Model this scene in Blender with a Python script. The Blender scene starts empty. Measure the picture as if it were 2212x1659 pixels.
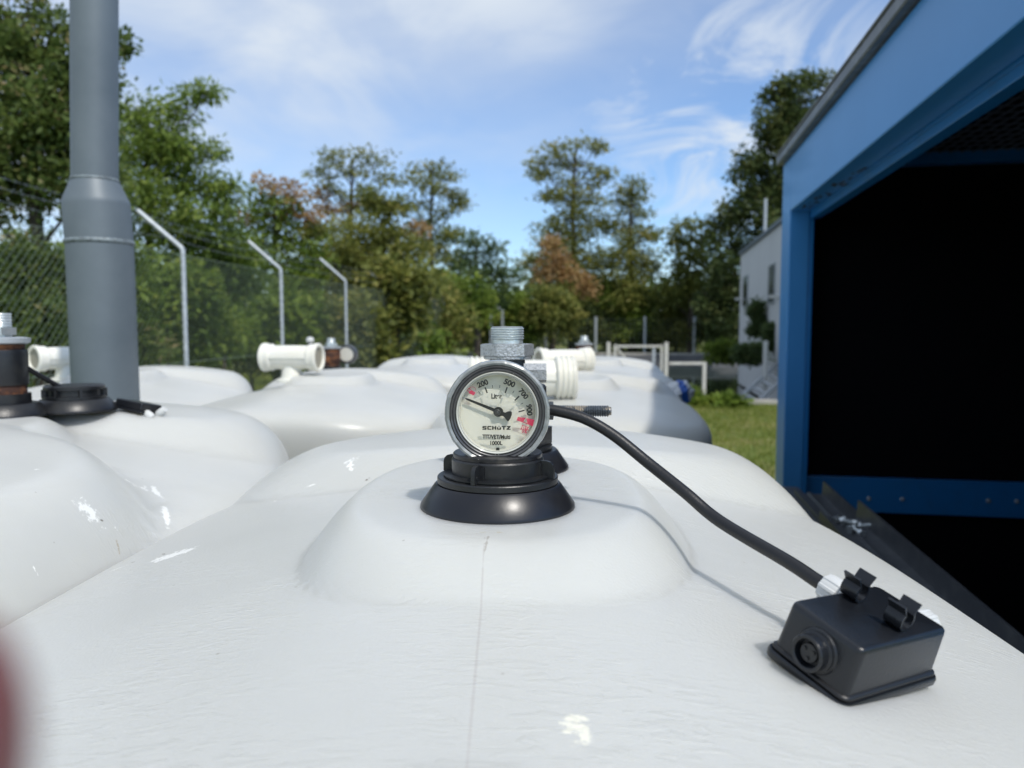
import bpy, bmesh, math, random
import numpy as np
from mathutils import Vector, Matrix, Quaternion
R = math.radians
random.seed(7); rng = np.random.default_rng(7)
scene = bpy.context.scene
col = scene.collection

# ------------------------------------------------------------------ camera
F = 1662.0; PITCH = R(4.3); EYE = 1.75
cam_d = bpy.data.cameras.new('camera'); cam = bpy.data.objects.new('camera', cam_d); col.objects.link(cam)
cam.location = (0, 0, EYE); cam.rotation_euler = (R(90) - PITCH, 0, 0)
cam_d.sensor_width = 36; cam_d.lens = 36 * F / 2212; cam_d.clip_start = 0.005; cam_d.clip_end = 3000
cam_d.dof.use_dof = True; cam_d.dof.focus_distance = 0.60; cam_d.dof.aperture_fstop = 8.0
scene.camera = cam
CP, SP = math.cos(PITCH), math.sin(PITCH)
def P(x, y, d):
    """point seen at (x, y) of the 2212 px wide photograph, at distance d along +Y"""
    rx, rz = (x - 1106) / F, -(y - 829.5) / F
    v = Vector((rx, CP + rz * SP, -SP + rz * CP)); v *= d / v.y
    return Vector((0, 0, EYE)) + v

# ------------------------------------------------------------------ light
SUN = Vector((0.45, -0.65, 1.0)).normalized()
sd = bpy.data.lights.new('sun', 'SUN'); so = bpy.data.objects.new('sun', sd); col.objects.link(so)
sd.energy = 3.1; sd.angle = R(1.0); sd.color = (1.0, 0.955, 0.89)
so.rotation_euler = SUN.to_track_quat('Z', 'Y').to_euler()
world = bpy.data.worlds.new('World'); scene.world = world; world.use_nodes = True
nt = world.node_tree; N = nt.nodes; L = nt.links; N.clear()
out = N.new('ShaderNodeOutputWorld'); bg = N.new('ShaderNodeBackground'); bg.inputs[1].default_value = 0.115
sky = N.new('ShaderNodeTexSky'); sky.sky_type = 'NISHITA'; sky.sun_disc = False
sky.sun_elevation = math.asin(SUN.z); sky.sun_rotation = math.atan2(SUN.x, SUN.y); sky.ozone_density = 2.2; sky.air_density = 1.0; sky.dust_density = 0.4
hs = N.new('ShaderNodeMix'); hs.data_type = 'RGBA'; hs.blend_type = 'MULTIPLY'; hs.inputs[0].default_value = 1.0
hs.inputs[7].default_value = (1.04, 1.20, 1.40, 1)
L.new(sky.outputs[0], hs.inputs[6])
tc = N.new('ShaderNodeTexCoord'); sep = N.new('ShaderNodeSeparateXYZ'); L.new(tc.outputs['Generated'], sep.inputs[0])
# project the view direction on a cloud layer: (x, y) / (z + k)
zz = N.new('ShaderNodeMath'); zz.operation = 'ADD'; zz.inputs[1].default_value = 0.16; L.new(sep.outputs[2], zz.inputs[0])
dx = N.new('ShaderNodeMath'); dx.operation = 'DIVIDE'; L.new(sep.outputs[0], dx.inputs[0]); L.new(zz.outputs[0], dx.inputs[1])
dy = N.new('ShaderNodeMath'); dy.operation = 'DIVIDE'; L.new(sep.outputs[1], dy.inputs[0]); L.new(zz.outputs[0], dy.inputs[1])
cb = N.new('ShaderNodeCombineXYZ'); L.new(dx.outputs[0], cb.inputs[0]); L.new(dy.outputs[0], cb.inputs[1])
def wnoise(scale, detail, rough, dist, sc, loc, lo, hi, rot=0):
    m = N.new('ShaderNodeMapping'); m.inputs['Scale'].default_value = sc; m.inputs['Location'].default_value = loc
    m.inputs['Rotation'].default_value = (0, 0, rot)
    L.new(cb.outputs[0], m.inputs[0])
    n = N.new('ShaderNodeTexNoise'); n.inputs['Scale'].default_value = scale; n.inputs['Detail'].default_value = detail
    n.inputs['Roughness'].default_value = rough; n.inputs['Distortion'].default_value = dist; L.new(m.outputs[0], n.inputs[0])
    r = N.new('ShaderNodeMapRange'); r.interpolation_type = 'SMOOTHSTEP'; r.inputs[1].default_value = lo; r.inputs[2].default_value = hi
    L.new(n.outputs[0], r.inputs[0]); return r
n1 = wnoise(1.1, 5, 0.5, 0.3, (1, 1, 1), (3.1, 0.4, 0), 0.40, 0.66)
n2 = wnoise(2.6, 9, 0.62, 0.9, (1.0, 0.55, 1), (1.7, 5.2, 0), 0.40, 0.66, R(35))
# broad veil that thickens to the upper left, and a wispy patch to the right
def lin(a, b, c, lo, hi):
    m1 = N.new('ShaderNodeMath'); m1.operation = 'MULTIPLY'; m1.inputs[1].default_value = a; L.new(sep.outputs[0], m1.inputs[0])
    m2 = N.new('ShaderNodeMath'); m2.operation = 'MULTIPLY_ADD'; m2.inputs[1].default_value = b; L.new(sep.outputs[2], m2.inputs[0]); L.new(m1.outputs[0], m2.inputs[2])
    r = N.new('ShaderNodeMapRange'); r.interpolation_type = 'SMOOTHSTEP'; r.inputs[1].default_value = lo; r.inputs[2].default_value = hi
    L.new(m2.outputs[0], r.inputs[0]); return r
veil = lin(-0.45, 1.0, 0, 0.06, 0.44)
def mth(op, a, b):
    m = N.new('ShaderNodeMath'); m.operation = op
    for i, s in enumerate((a, b)):
        if isinstance(s, (int, float)): m.inputs[i].default_value = s
        else: L.new(s.outputs[0], m.inputs[i])
    return m
n3 = wnoise(2.2, 7, 0.55, 0.6, (1.0, 0.7, 1), (8.3, 2.6, 0), 0.36, 0.66, R(-20))
a0 = mth('MULTIPLY_ADD', n1, 0.42); a0.inputs[2].default_value = 0.36
a1 = mth('MULTIPLY_ADD', n3, 0.34); L.new(a0.outputs[0], a1.inputs[2])
c1 = mth('MULTIPLY', veil, a1)
# patch of cirrus: gaussian round the direction of the wisp
def patch(px, py, s, amp):
    v = (P(px, py, 1) - Vector((0, 0, EYE))).normalized()
    d = N.new('ShaderNodeVectorMath'); d.operation = 'DISTANCE'; L.new(tc.outputs['Generated'], d.inputs[0]); d.inputs[1].default_value = v
    r = N.new('ShaderNodeMapRange'); r.interpolation_type = 'SMOOTHSTEP'; r.inputs[1].default_value = s; r.inputs[2].default_value = 0.0
    r.inputs[4].default_value = amp; L.new(d.outputs['Value'], r.inputs[0]); return r
pw = mth('MAXIMUM', patch(1570, 210, 0.27, 1.15), patch(1480, 350, 0.09, 0.55))
pw = mth('MAXIMUM', pw, patch(1290, 150, 0.12, 0.5))
pw = mth('MAXIMUM', pw, patch(1640, 60, 0.20, 0.6))
c2 = mth('MULTIPLY', pw, n2)
cm = mth('MAXIMUM', c1, c2); cmn = mth('MULTIPLY', cm, 0.92)
cl = N.new('ShaderNodeMix'); cl.data_type = 'RGBA'; L.new(cmn.outputs[0], cl.inputs[0]); L.new(hs.outputs[2], cl.inputs[6])
cl.inputs[7].default_value = (6.1, 6.7, 7.4, 1)
L.new(cl.outputs[2], bg.inputs[0]); L.new(bg.outputs[0], out.inputs[0])
scene.view_settings.view_transform = 'Standard'; scene.view_settings.look = 'None'
scene.view_settings.exposure = 0.08; scene.view_settings.gamma = 1.0
scene.render.engine = 'CYCLES'
scene.cycles.max_bounces = 8; scene.cycles.transparent_max_bounces = 16

# ------------------------------------------------------------------ materials
def mat(name, c, rough=0.5, metal=0.0, noise=None, bump=None, spec=None, sub=None, coat=None):
    """noise=(scale, second colour, lo, hi); bump=(scale, strength, stretch)"""
    m = bpy.data.materials.new(name); m.use_nodes = True; t = m.node_tree; b = t.nodes['Principled BSDF']
    b.inputs['Base Color'].default_value = (*c, 1); b.inputs['Roughness'].default_value = rough; b.inputs['Metallic'].default_value = metal
    if spec is not None: b.inputs['Specular IOR Level'].default_value = spec
    if coat: b.inputs['Coat Weight'].default_value = coat
    if sub:
        b.inputs['Subsurface Weight'].default_value = sub[0]; b.inputs['Subsurface Radius'].default_value = sub[1]; b.inputs['Subsurface Scale'].default_value = 1.0
    co = t.nodes.new('ShaderNodeTexCoord')
    if noise:
        n = t.nodes.new('ShaderNodeTexNoise'); n.inputs['Scale'].default_value = noise[0]; n.inputs['Detail'].default_value = 6; n.inputs['Roughness'].default_value = .62
        t.links.new(co.outputs['Object'], n.inputs[0])
        r = t.nodes.new('ShaderNodeMapRange'); r.inputs[1].default_value = noise[2]; r.inputs[2].default_value = noise[3]; t.links.new(n.outputs[0], r.inputs[0])
        x = t.nodes.new('ShaderNodeMix'); x.data_type = 'RGBA'; x.inputs[6].default_value = (*c, 1); x.inputs[7].default_value = (*noise[1], 1)
        t.links.new(r.outputs[0], x.inputs[0]); t.links.new(x.outputs[2], b.inputs['Base Color'])
    if bump:
        mp = t.nodes.new('ShaderNodeMapping'); mp.inputs['Scale'].default_value = bump[2] if len(bump) > 2 else (1, 1, 1)
        n = t.nodes.new('ShaderNodeTexNoise'); n.inputs['Scale'].default_value = bump[0]; n.inputs['Detail'].default_value = 5
        t.links.new(co.outputs['Object'], mp.inputs[0]); t.links.new(mp.outputs[0], n.inputs[0])
        bp = t.nodes.new('ShaderNodeBump'); bp.inputs['Strength'].default_value = bump[1]; bp.inputs['Distance'].default_value = 0.002
        t.links.new(n.outputs[0], bp.inputs['Height']); t.links.new(bp.outputs[0], b.inputs['Normal'])
    return m
M = {}
M['black'] = mat('black_plastic', (.011, .012, .014), .38, noise=(60, (.022, .022, .021), .45, .75), bump=(400, .12))
M['black_dusty'] = mat('dusty_black_plastic', (.010, .010, .012), .36, noise=(38, (.075, .066, .052), .52, .76), bump=(300, .12))
M['black_ring'] = mat('scuffed_black_ring', (.0085, .009, .012), .33, noise=(30, (.020, .020, .021), .5, .8), bump=(120, .05))
M['boxblack'] = mat('box_black_plastic', (.0085, .010, .013), .30, noise=(30, (.014, .015, .017), .4, .8), bump=(700, .10))
M['rubber'] = mat('black_rubber', (.010, .010, .011), .42, bump=(500, .1))
M['zinc'] = mat('zinc_plated_steel', (.70, .74, .74), .30, .72, noise=(90, (.55, .60, .61), .4, .7), bump=(500, .25))
M['cast'] = mat('cast_galvanised_iron', (.52, .53, .53), .42, .65, noise=(420, (.30, .31, .31), .48, .66), bump=(450, .45))
M['oldsteel'] = mat('weathered_steel', (.09, .10, .11), .5, .8, noise=(120, (.30, .29, .27), .55, .7), bump=(400, .6))
M['rodmat'] = mat('dirty_threaded_steel', (.10, .115, .13), .45, .7, noise=(55, (.38, .33, .26), .56, .63), bump=(300, .5))
M['rust'] = mat('rusty_iron', (.05, .02, .012), .8, 0, noise=(30, (.26, .10, .035), .48, .66), bump=(200, .6))
M['white_pl'] = mat('white_plastic', (.58, .59, .58), .35, noise=(30, (.70, .70, .66), .4, .8))
M['pvc'] = mat('cream_white_pipe_plastic', (.80, .79, .71), .32, noise=(14, (.74, .72, .62), .4, .8), sub=(.15, (.01, .009, .006)))
M['dark_hole'] = mat('dark_pipe_interior', (.30, .28, .22), .6)
M['pipe'] = mat('grey_painted_steel', (.145, .175, .195), .50, .1, noise=(5, (.112, .140, .160), .40, .74), bump=(30, .08, (1, 1, .2)))
M['weld'] = mat('painted_weld_bead', (.21, .25, .265), .5, .1, noise=(70, (.12, .14, .15), .45, .6), bump=(150, .8))
M['galv'] = mat('galvanised_steel', (.50, .53, .55), .5, .35, noise=(18, (.36, .39, .42), .4, .7))
M['wire'] = mat('green_coated_wire', (.22, .27, .22), .5, .3)
M['barb'] = mat('barbed_wire_steel', (.26, .28, .29), .5, .7)
M['blue'] = mat('blue_gloss_paint', (.040, .245, .58), .42, noise=(3, (.046, .26, .61), .4, .7), coat=.12)
M['blue_dirty'] = mat('scuffed_blue_paint', (.012, .17, .46), .40, noise=(9, (.02, .15, .38), .5, .75), coat=.2)
M['inner'] = mat('shade_black_interior', (.0035, .004, .006), .8, spec=.1)  # interior shade put into the colour: near black despite skylight entering
M['grille'] = mat('dark_grille_wire', (.10, .12, .16), .6)
M['gutter'] = mat('grey_metal_edge', (.13, .14, .15), .45, .3, noise=(14, (.26, .27, .27), .5, .75))
M['greyrail'] = mat('grey_profile', (.060, .066, .075), .42, .2, noise=(16, (.10, .106, .11), .48, .7))
M['asphalt'] = mat('asphalt', (.055, .056, .060), .85, noise=(3, (.075, .075, .076), .4, .7))
M['concrete'] = mat('pale_concrete', (.42, .40, .36), .85, noise=(2.5, (.30, .28, .25), .4, .7), bump=(20, .5))
M['liner'] = mat('black_liner_sheet', (.055, .058, .064), .45, noise=(.9, (.10, .10, .10), .45, .72), bump=(4, .5))
M['gatewhite'] = mat('off_white_painted_steel', (.56, .54, .50), .5, noise=(9, (.42, .38, .34), .5, .75))
M['render'] = mat('light_grey_render', (.62, .63, .64), .85, noise=(.6, (.56, .57, .58), .35, .7))
M['window'] = mat('dark_window_glass', (.05, .06, .07), .15)
M['roofmat'] = mat('grey_blue_roof_sheet', (.11, .14, .17), .5)
M['bark'] = mat('bark', (.075, .060, .045), .9, noise=(5, (.045, .036, .027), .4, .7))
M['skin'] = mat('shaded_red_skin', (.19, .070, .068), .5, sub=(.2, (.01, .004, .002)), noise=(60, (.16, .055, .052), .4, .7))  # dark red colour includes shade from the phone, which is not built
M['nail'] = mat('fingernail', (.42, .2, .18), .3)
M['bagwhite'] = mat('white_plastic_bag', (.66, .68, .70), .4)
M['bagblue'] = mat('blue_plastic_bag', (.02, .10, .42), .4)
M['dial'] = mat('cream_dial', (.84, .80, .65), .5, sub=(.6, (.0045, .0042, .0034)))
M['ink'] = mat('black_ink', (.012, .012, .012), .5)
M['needle'] = mat('black_needle', (.018, .018, .020), .38)
M['bezelgrey'] = mat('clear_grey_bezel_plastic', (.20, .215, .21), .25, noise=(60, (.40, .41, .40), .45, .7), coat=.5)
M['gasket'] = mat('dark_grey_gasket', (.045, .046, .048), .35, noise=(90, (.075, .075, .077), .4, .7), coat=.4)
M['clearring'] = mat('pale_clear_ring', (.52, .52, .46), .15, coat=.6)
def blend_mat(name, base, fac, colr=(1, 1, 1), gloss=False):
    m = bpy.data.materials.new(name); m.use_nodes = True; t = m.node_tree; t.nodes.clear()
    o = t.nodes.new('ShaderNodeOutputMaterial'); tr = t.nodes.new('ShaderNodeBsdfTransparent'); tr.inputs[0].default_value = (*colr, 1)
    mx = t.nodes.new('ShaderNodeMixShader')
    if gloss: s = t.nodes.new('ShaderNodeBsdfGlossy'); s.inputs['Roughness'].default_value = .04
    else: s = t.nodes.new('ShaderNodeBsdfDiffuse'); s.inputs[0].default_value = (*base, 1)
    if gloss:
        fr = t.nodes.new('ShaderNodeFresnel'); fr.inputs[0].default_value = 1.46; t.links.new(fr.outputs[0], mx.inputs[0])
    else: mx.inputs[0].default_value = fac
    t.links.new(tr.outputs[0], mx.inputs[1]); t.links.new(s.outputs[0], mx.inputs[2]); t.links.new(mx.outputs[0], o.inputs[0])
    return m
M['lens'] = blend_mat('clear_cover', None, 0, (.97, .97, .95), True)
M['redink'] = blend_mat('translucent_red_ink', (.62, .03, .10), .72, (1, .55, .62))
M['redsolid'] = blend_mat('red_ink', (.55, .03, .09), .85, (1, .5, .6))

def tank_mat(name, patches, streaks):
    m = bpy.data.materials.new(name); m.use_nodes = True; t = m.node_tree; b = t.nodes['Principled BSDF']; nn = t.nodes.new; lk = t.links.new
    b.inputs['Roughness'].default_value = .34; b.inputs['IOR'].default_value = 1.5; b.inputs['Specular IOR Level'].default_value = .4
    b.inputs['Subsurface Weight'].default_value = .88; b.inputs['Subsurface Radius'].default_value = (.055, .052, .044); b.inputs['Subsurface Scale'].default_value = 1.0
    co = nn('ShaderNodeTexCoord')
    n = nn('ShaderNodeTexNoise'); n.inputs['Scale'].default_value = 3.5; n.inputs['Detail'].default_value = 5; lk(co.outputs['Object'], n.inputs[0])
    rp = nn('ShaderNodeValToRGB'); rp.color_ramp.elements[0].position = .3; rp.color_ramp.elements[0].color = (.503, .508, .480, 1)
    rp.color_ramp.elements[1].position = .72; rp.color_ramp.elements[1].color = (.582, .584, .548, 1); lk(n.outputs[0], rp.inputs[0])
    cur = rp.outputs[0]
    # tiny dark specks
    sp = nn('ShaderNodeTexVoronoi'); sp.inputs['Scale'].default_value = 26; lk(co.outputs['Object'], sp.inputs[0])
    sr = nn('ShaderNodeMapRange'); sr.inputs[1].default_value = .035; sr.inputs[2].default_value = .02; sr.inputs[4].default_value = .6; lk(sp.outputs['Distance'], sr.inputs[0])
    x = nn('ShaderNodeMix'); x.data_type = 'RGBA'; lk(sr.outputs[0], x.inputs[0]); lk(cur, x.inputs[6]); x.inputs[7].default_value = (.30, .28, .24, 1); cur = x.outputs[2]
    # fibrous scuffs: stretched noise
    nf = nn('ShaderNodeTexNoise'); nf.inputs['Scale'].default_value = 150; nf.inputs['Detail'].default_value = 5; nf.inputs['Roughness'].default_value = .7; lk(co.outputs['Object'], nf.inputs[0])
    tot = None; masks = []
    for (cx, cy, rx, ry, ang, colr, lo) in patches:
        mp = nn('ShaderNodeMapping'); mp.vector_type = 'TEXTURE'; mp.inputs['Location'].default_value = (cx, cy, 0); mp.inputs['Rotation'].default_value = (0, 0, R(ang)); mp.inputs['Scale'].default_value = (rx, ry, 1000)
        lk(co.outputs['Object'], mp.inputs[0])
        ln = nn('ShaderNodeVectorMath'); ln.operation = 'LENGTH'; lk(mp.outputs[0], ln.inputs[0])
        s = nn('ShaderNodeMath'); s.operation = 'MULTIPLY_ADD'; s.inputs[1].default_value = 2.2; lk(nf.outputs[0], s.inputs[0])
        inv = nn('ShaderNodeMath'); inv.operation = 'MULTIPLY'; inv.inputs[1].default_value = -1.0; lk(ln.outputs['Value'], inv.inputs[0]); lk(inv.outputs[0], s.inputs[2])
        r = nn('ShaderNodeMapRange'); r.inputs[1].default_value = lo; r.inputs[2].default_value = lo + .18; lk(s.outputs[0], r.inputs[0]); masks.append(r)
        x = nn('ShaderNodeMix'); x.data_type = 'RGBA'; lk(r.outputs[0], x.inputs[0]); lk(cur, x.inputs[6]); x.inputs[7].default_value = (*colr, 1); cur = x.outputs[2]
    lk(cur, b.inputs['Base Color'])
    mk = masks[0]
    for r in masks[1:]:
        m_ = nn('ShaderNodeMath'); m_.operation = 'MAXIMUM'; lk(mk.outputs[0], m_.inputs[0]); lk(r.outputs[0], m_.inputs[1]); mk = m_
    sw = nn('ShaderNodeMapRange'); sw.inputs[3].default_value = .82; sw.inputs[4].default_value = .05; lk(mk.outputs[0], sw.inputs[0]); lk(sw.outputs[0], b.inputs['Subsurface Weight'])
    # bump: wood-grain like brushed ripples that fade in and out + fine orange peel
    mp = nn('ShaderNodeMapping'); mp.inputs['Scale'].default_value = (55, 210, 55); mp.inputs['Rotation'].default_value = (0, 0, R(-12)); lk(co.outputs['Object'], mp.inputs[0])
    nb = nn('ShaderNodeTexNoise'); nb.inputs['Scale'].default_value = 1.0; nb.inputs['Detail'].default_value = 3; nb.inputs['Distortion'].default_value = .8; lk(mp.outputs[0], nb.inputs[0])
    rb = nn('ShaderNodeMapRange'); rb.inputs[1].default_value = .52; rb.inputs[2].default_value = .62; lk(nb.outputs[0], rb.inputs[0])
    nm = nn('ShaderNodeTexNoise'); nm.inputs['Scale'].default_value = 7; nm.inputs['Detail'].default_value = 3; lk(co.outputs['Object'], nm.inputs[0])
    rm = nn('ShaderNodeMapRange'); rm.inputs[1].default_value = .42; rm.inputs[2].default_value = .62; lk(nm.outputs[0], rm.inputs[0])
    mu = nn('ShaderNodeMath'); mu.operation = 'MULTIPLY'; lk(rb.outputs[0], mu.inputs[0]); lk(rm.outputs[0], mu.inputs[1])
    ns = nn('ShaderNodeTexNoise'); ns.inputs['Scale'].default_value = 420; ns.inputs['Detail'].default_value = 2; lk(co.outputs['Object'], ns.inputs[0])
    ad = nn('ShaderNodeMath'); ad.operation = 'MULTIPLY_ADD'; ad.inputs[1].default_value = .45; lk(ns.outputs[0], ad.inputs[0]); lk(mu.outputs[0], ad.inputs[2])
    bp = nn('ShaderNodeBump'); bp.inputs['Strength'].default_value = streaks; bp.inputs['Distance'].default_value = .0009; lk(ad.outputs[0], bp.inputs['Height']); lk(bp.outputs[0], b.inputs['Normal'])
    return m
WH = (.84, .84, .80); CR = (.80, .76, .55); BR = (.10, .07, .04)

def leaf_mat(name, c0, c1, c2=None, trans=.5):
    m = bpy.data.materials.new(name); m.use_nodes = True; t = m.node_tree; t.nodes.clear(); nn = t.nodes.new; lk = t.links.new
    o = nn('ShaderNodeOutputMaterial'); at = nn('ShaderNodeAttribute'); at.attribute_name = 'tint'
    rp = nn('ShaderNodeValToRGB'); rp.color_ramp.elements[0].color = (*c0, 1); rp.color_ramp.elements[1].color = (*c1, 1)
    if c2: rp.color_ramp.elements[1].position = .72; e = rp.color_ramp.elements.new(1.0); e.color = (*c2, 1)
    lk(at.outputs['Fac'], rp.inputs[0])
    d = nn('ShaderNodeBsdfPrincipled'); d.inputs['Roughness'].default_value = .55; d.inputs['Specular IOR Level'].default_value = .3; lk(rp.outputs[0], d.inputs['Base Color'])
    tr = nn('ShaderNodeBsdfTranslucent'); lk(rp.outputs[0], tr.inputs[0]); mx = nn('ShaderNodeMixShader'); mx.inputs[0].default_value = trans
    lk(d.outputs[0], mx.inputs[1]); lk(tr.outputs[0], mx.inputs[2]); lk(mx.outputs[0], o.inputs[0]); return m
LM = {
 'green': leaf_mat('leaf_green', (0.063, 0.115, 0.022), (0.231, 0.315, 0.050), (0.378, 0.406, 0.084)),
 'bright': leaf_mat('leaf_bright_green', (.075, .125, .026), (.24, .33, .065), (.38, .42, .11)),
 'vine': leaf_mat('leaf_vine', (0.056, 0.101, 0.028), (0.182, 0.238, 0.063), (0.476, 0.350, 0.196)),
 'olive': leaf_mat('leaf_olive', (0.084, 0.112, 0.028), (0.287, 0.301, 0.073), (0.476, 0.392, 0.126)),
 'dark': leaf_mat('leaf_dark', (0.034, 0.056, 0.020), (0.115, 0.154, 0.048), (0.224, 0.210, 0.070)),
 'orange': leaf_mat('leaf_orange', (0.336, 0.196, 0.084), (0.500, 0.336, 0.154), (0.500, 0.448, 0.210)),
 'pine': leaf_mat('leaf_blue_green', (0.045, 0.084, 0.034), (0.147, 0.210, 0.077), (0.238, 0.252, 0.098)),
 'grass': leaf_mat('grass_blade', (.09, .13, .018), (.22, .26, .045), (.40, .33, .13), .35),
}
M['ground'] = mat('grassy_soil', (.12, .16, .030), .95, noise=(.8, (.26, .21, .085), .45, .68), bump=(12, .5))

# ------------------------------------------------------------------ mesh building
class MB:
    def __init__(s): s.v = []; s.f = []; s.mi = []
    def add(s, vs, fs, mi=0):
        b = len(s.v); s.v += [tuple(v) for v in vs]; s.f += [tuple(b + i for i in f) for f in fs]; s.mi += [mi] * len(fs); return s
    def box(s, c, d, T=None, taper=1.0, mi=0):
        x, y, z = (k / 2 for k in d); vs = []
        for sz in (-1, 1):
            k = taper if sz > 0 else 1
            for sx, sy in ((-1, -1), (1, -1), (1, 1), (-1, 1)): vs.append(Vector((sx * x * k, sy * y * k, sz * z)) + Vector(c))
        if T is not None: vs = [T @ v for v in vs]
        return s.add(vs, [(3, 2, 1, 0), (4, 5, 6, 7), (0, 1, 5, 4), (1, 2, 6, 5), (2, 3, 7, 6), (3, 0, 4, 7)], mi)
    def tube(s, pts, r, n=12, caps=True, mi=0):
        pts = [Vector(p) for p in pts]; rs = r if isinstance(r, (list, tuple)) else [r] * len(pts)
        t0 = (pts[1] - pts[0]).normalized(); u = t0.orthogonal().normalized(); vs = []
        for i, p in enumerate(pts):
            t = (pts[min(i + 1, len(pts) - 1)] - pts[max(i - 1, 0)]).normalized()
            u = (u - t * u.dot(t)).normalized(); w = t.cross(u)
            for k in range(n):
                a = 2 * math.pi * k / n; vs.append(p + (u * math.cos(a) + w * math.sin(a)) * rs[i])
        fs = []
        for i in range(len(pts) - 1):
            for k in range(n):
                a, b = i * n + k, i * n + (k + 1) % n; fs.append((a, b, b + n, a + n))
        if caps: fs.append(tuple(reversed(range(n)))); fs.append(tuple(range((len(pts) - 1) * n, len(pts) * n)))
        return s.add(vs, fs, mi)
    def lathe(s, prof, T=Matrix.Identity(4), n=48, close=False, mi=0, fr=None):
        """prof: (r, z) list; closed=torus-like ring; caps at r=0"""
        vs = []
        for r, z in prof:
            for k in range(n):
                a = 2 * math.pi * k / n; q = r * (fr(a) if fr else 1); vs.append(T @ Vector((q * math.cos(a), q * math.sin(a), z)))
        fs = []; m = len(prof)
        for i in range(m if close else m - 1):
            j = (i + 1) % m
            for k in range(n):
                k2 = (k + 1) % n; fs.append((i * n + k, i * n + k2, j * n + k2, j * n + k))
        if not close: fs.append(tuple(reversed(range(n)))); fs.append(tuple(range((m - 1) * n, m * n)))
        return s.add(vs, fs, mi)
    def poly(s, pts, h0, h1, T=Matrix.Identity(4), mi=0):
        """extrude a 2-D polygon between local z = h0 and h1"""
        n = len(pts); vs = [T @ Vector((x, y, h0)) for x, y in pts] + [T @ Vector((x, y, h1)) for x, y in pts]
        fs = [tuple(reversed(range(n))), tuple(range(n, 2 * n))] + [(i, (i + 1) % n, n + (i + 1) % n, n + i) for i in range(n)]
        return s.add(vs, fs, mi)
    def build(s, name, m, parent=None, smooth=True, angle=35, world=True, bevel=None, loc=None):
        me = bpy.data.meshes.new(name)
        off = Vector((0, 0, 0))
        if world and parent is not None:
            p = parent
            while p is not None: off += p.location; p = p.parent
        if loc is not None: off = Vector(loc)
        me.from_pydata([tuple(Vector(v) - off) for v in s.v], [], s.f)
        for k in (m if isinstance(m, (list, tuple)) else [m]): me.materials.append(k)
        me.polygons.foreach_set('material_index', s.mi)
        bm = bmesh.new(); bm.from_mesh(me); bmesh.ops.recalc_face_normals(bm, faces=bm.faces); bm.to_mesh(me); bm.free()
        if smooth: me.shade_smooth(); me.set_sharp_from_angle(angle=R(angle))
        o = bpy.data.objects.new(name, me); col.objects.link(o)
        if parent is not None: o.parent = parent
        if loc is not None: o.location = loc
        if bevel:
            b = o.modifiers.new('bevel', 'BEVEL'); b.width = bevel[0]; b.segments = bevel[1]; b.limit_method = 'ANGLE'; b.angle_limit = R(30); b.harden_normals = False
        return o
def tag(o, label=None, cat=None, group=None, kind=None):
    for k, v in (('label', label), ('category', cat), ('group', group), ('kind', kind)):
        if v: o[k] = v
    return o
def thing(name, loc, label, cat, group=None, rz=0):
    o = bpy.data.objects.new(name, None); col.objects.link(o); o.location = loc; o.rotation_euler = (0, 0, rz); o.empty_display_size = .05
    return tag(o, label, cat, group)
def dup(root, loc=None, rz=None, label=None, parent=None):
    r = root.copy(); col.objects.link(r)
    if parent is not None: r.parent = parent
    if loc is not None: r.location = loc
    if rz is not None: r.rotation_euler = (0, 0, rz)
    if label: r['label'] = label
    for c in list(root.children): dup(c, parent=r)
    return r
def TR(v): return Matrix.Translation(Vector(v))
def axes(o, x, y, z):
    m = Matrix.Identity(4)
    for i, a in enumerate((x, y, z)):
        a = Vector(a)
        for k in range(3): m[k][i] = a[k]
    for k in range(3): m[k][3] = o[k]
    return m

# ------------------------------------------------------------------ ground, basin, road
S_C, C_C = math.sin(R(10.2)), math.cos(R(10.2))
U = Vector((S_C, C_C, 0)); W = Vector((C_C, -S_C, 0))          # the site's own axes
basin = [Vector((-4.5, 19.0, 0)), Vector((6.2, 17.3, 0)), Vector((14.5, 17.6, 0)), Vector((19.0, 46.0, 0)), Vector((-4.0, 48.0, 0)), Vector((-5.5, 26, 0))]
def inset(poly, d, z):
    c = sum(poly, Vector()) / len(poly); out_ = []
    n = len(poly)
    for i in range(n):
        a, b, e = poly[i - 1], poly[i], poly[(i + 1) % n]
        n1_ = Vector((-(b - a).y, (b - a).x, 0)).normalized(); n2_ = Vector((-(e - b).y, (e - b).x, 0)).normalized()
        k = (n1_ + n2_); k = k / max(.4, k.length_squared / 2) * 1.0
        out_.append(Vector((b.x + k.x * d, b.y + k.y * d, z)))
    return out_
big = 900
outer = [Vector((-big, -big, 0)), Vector((big, -big, 0)), Vector((big, 20, 0)), Vector((big, big, 0)), Vector((-big, big, 0)), Vector((-big, 20, 0))]
g = MB(); n = len(basin); g.add(outer + basin, [(i, (i + 1) % n, n + (i + 1) % n, n + i) for i in range(n)])
tag(g.build('ground', M['ground'], smooth=False), kind='structure')
bot = inset(basin, 3.2, -1.6)
g = MB(); g.add(basin + bot, [(i, n + i, n + (i + 1) % n, (i + 1) % n) for i in range(n)] + [tuple(range(n, 2 * n))])
tag(g.build('basin_liner', M['liner'], smooth=False), kind='structure')
wl = inset(basin, 1.4, -.66)
wm = bpy.data.materials.new('still_green_water'); wm.use_nodes = True; b = wm.node_tree.nodes['Principled BSDF']
b.inputs['Base Color'].default_value = (.018, .030, .014, 1); b.inputs['Roughness'].default_value = .06
nz = wm.node_tree.nodes.new('ShaderNodeTexNoise'); nz.inputs['Scale'].default_value = 3; bp = wm.node_tree.nodes.new('ShaderNodeBump'); bp.inputs['Strength'].default_value = .05
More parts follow.
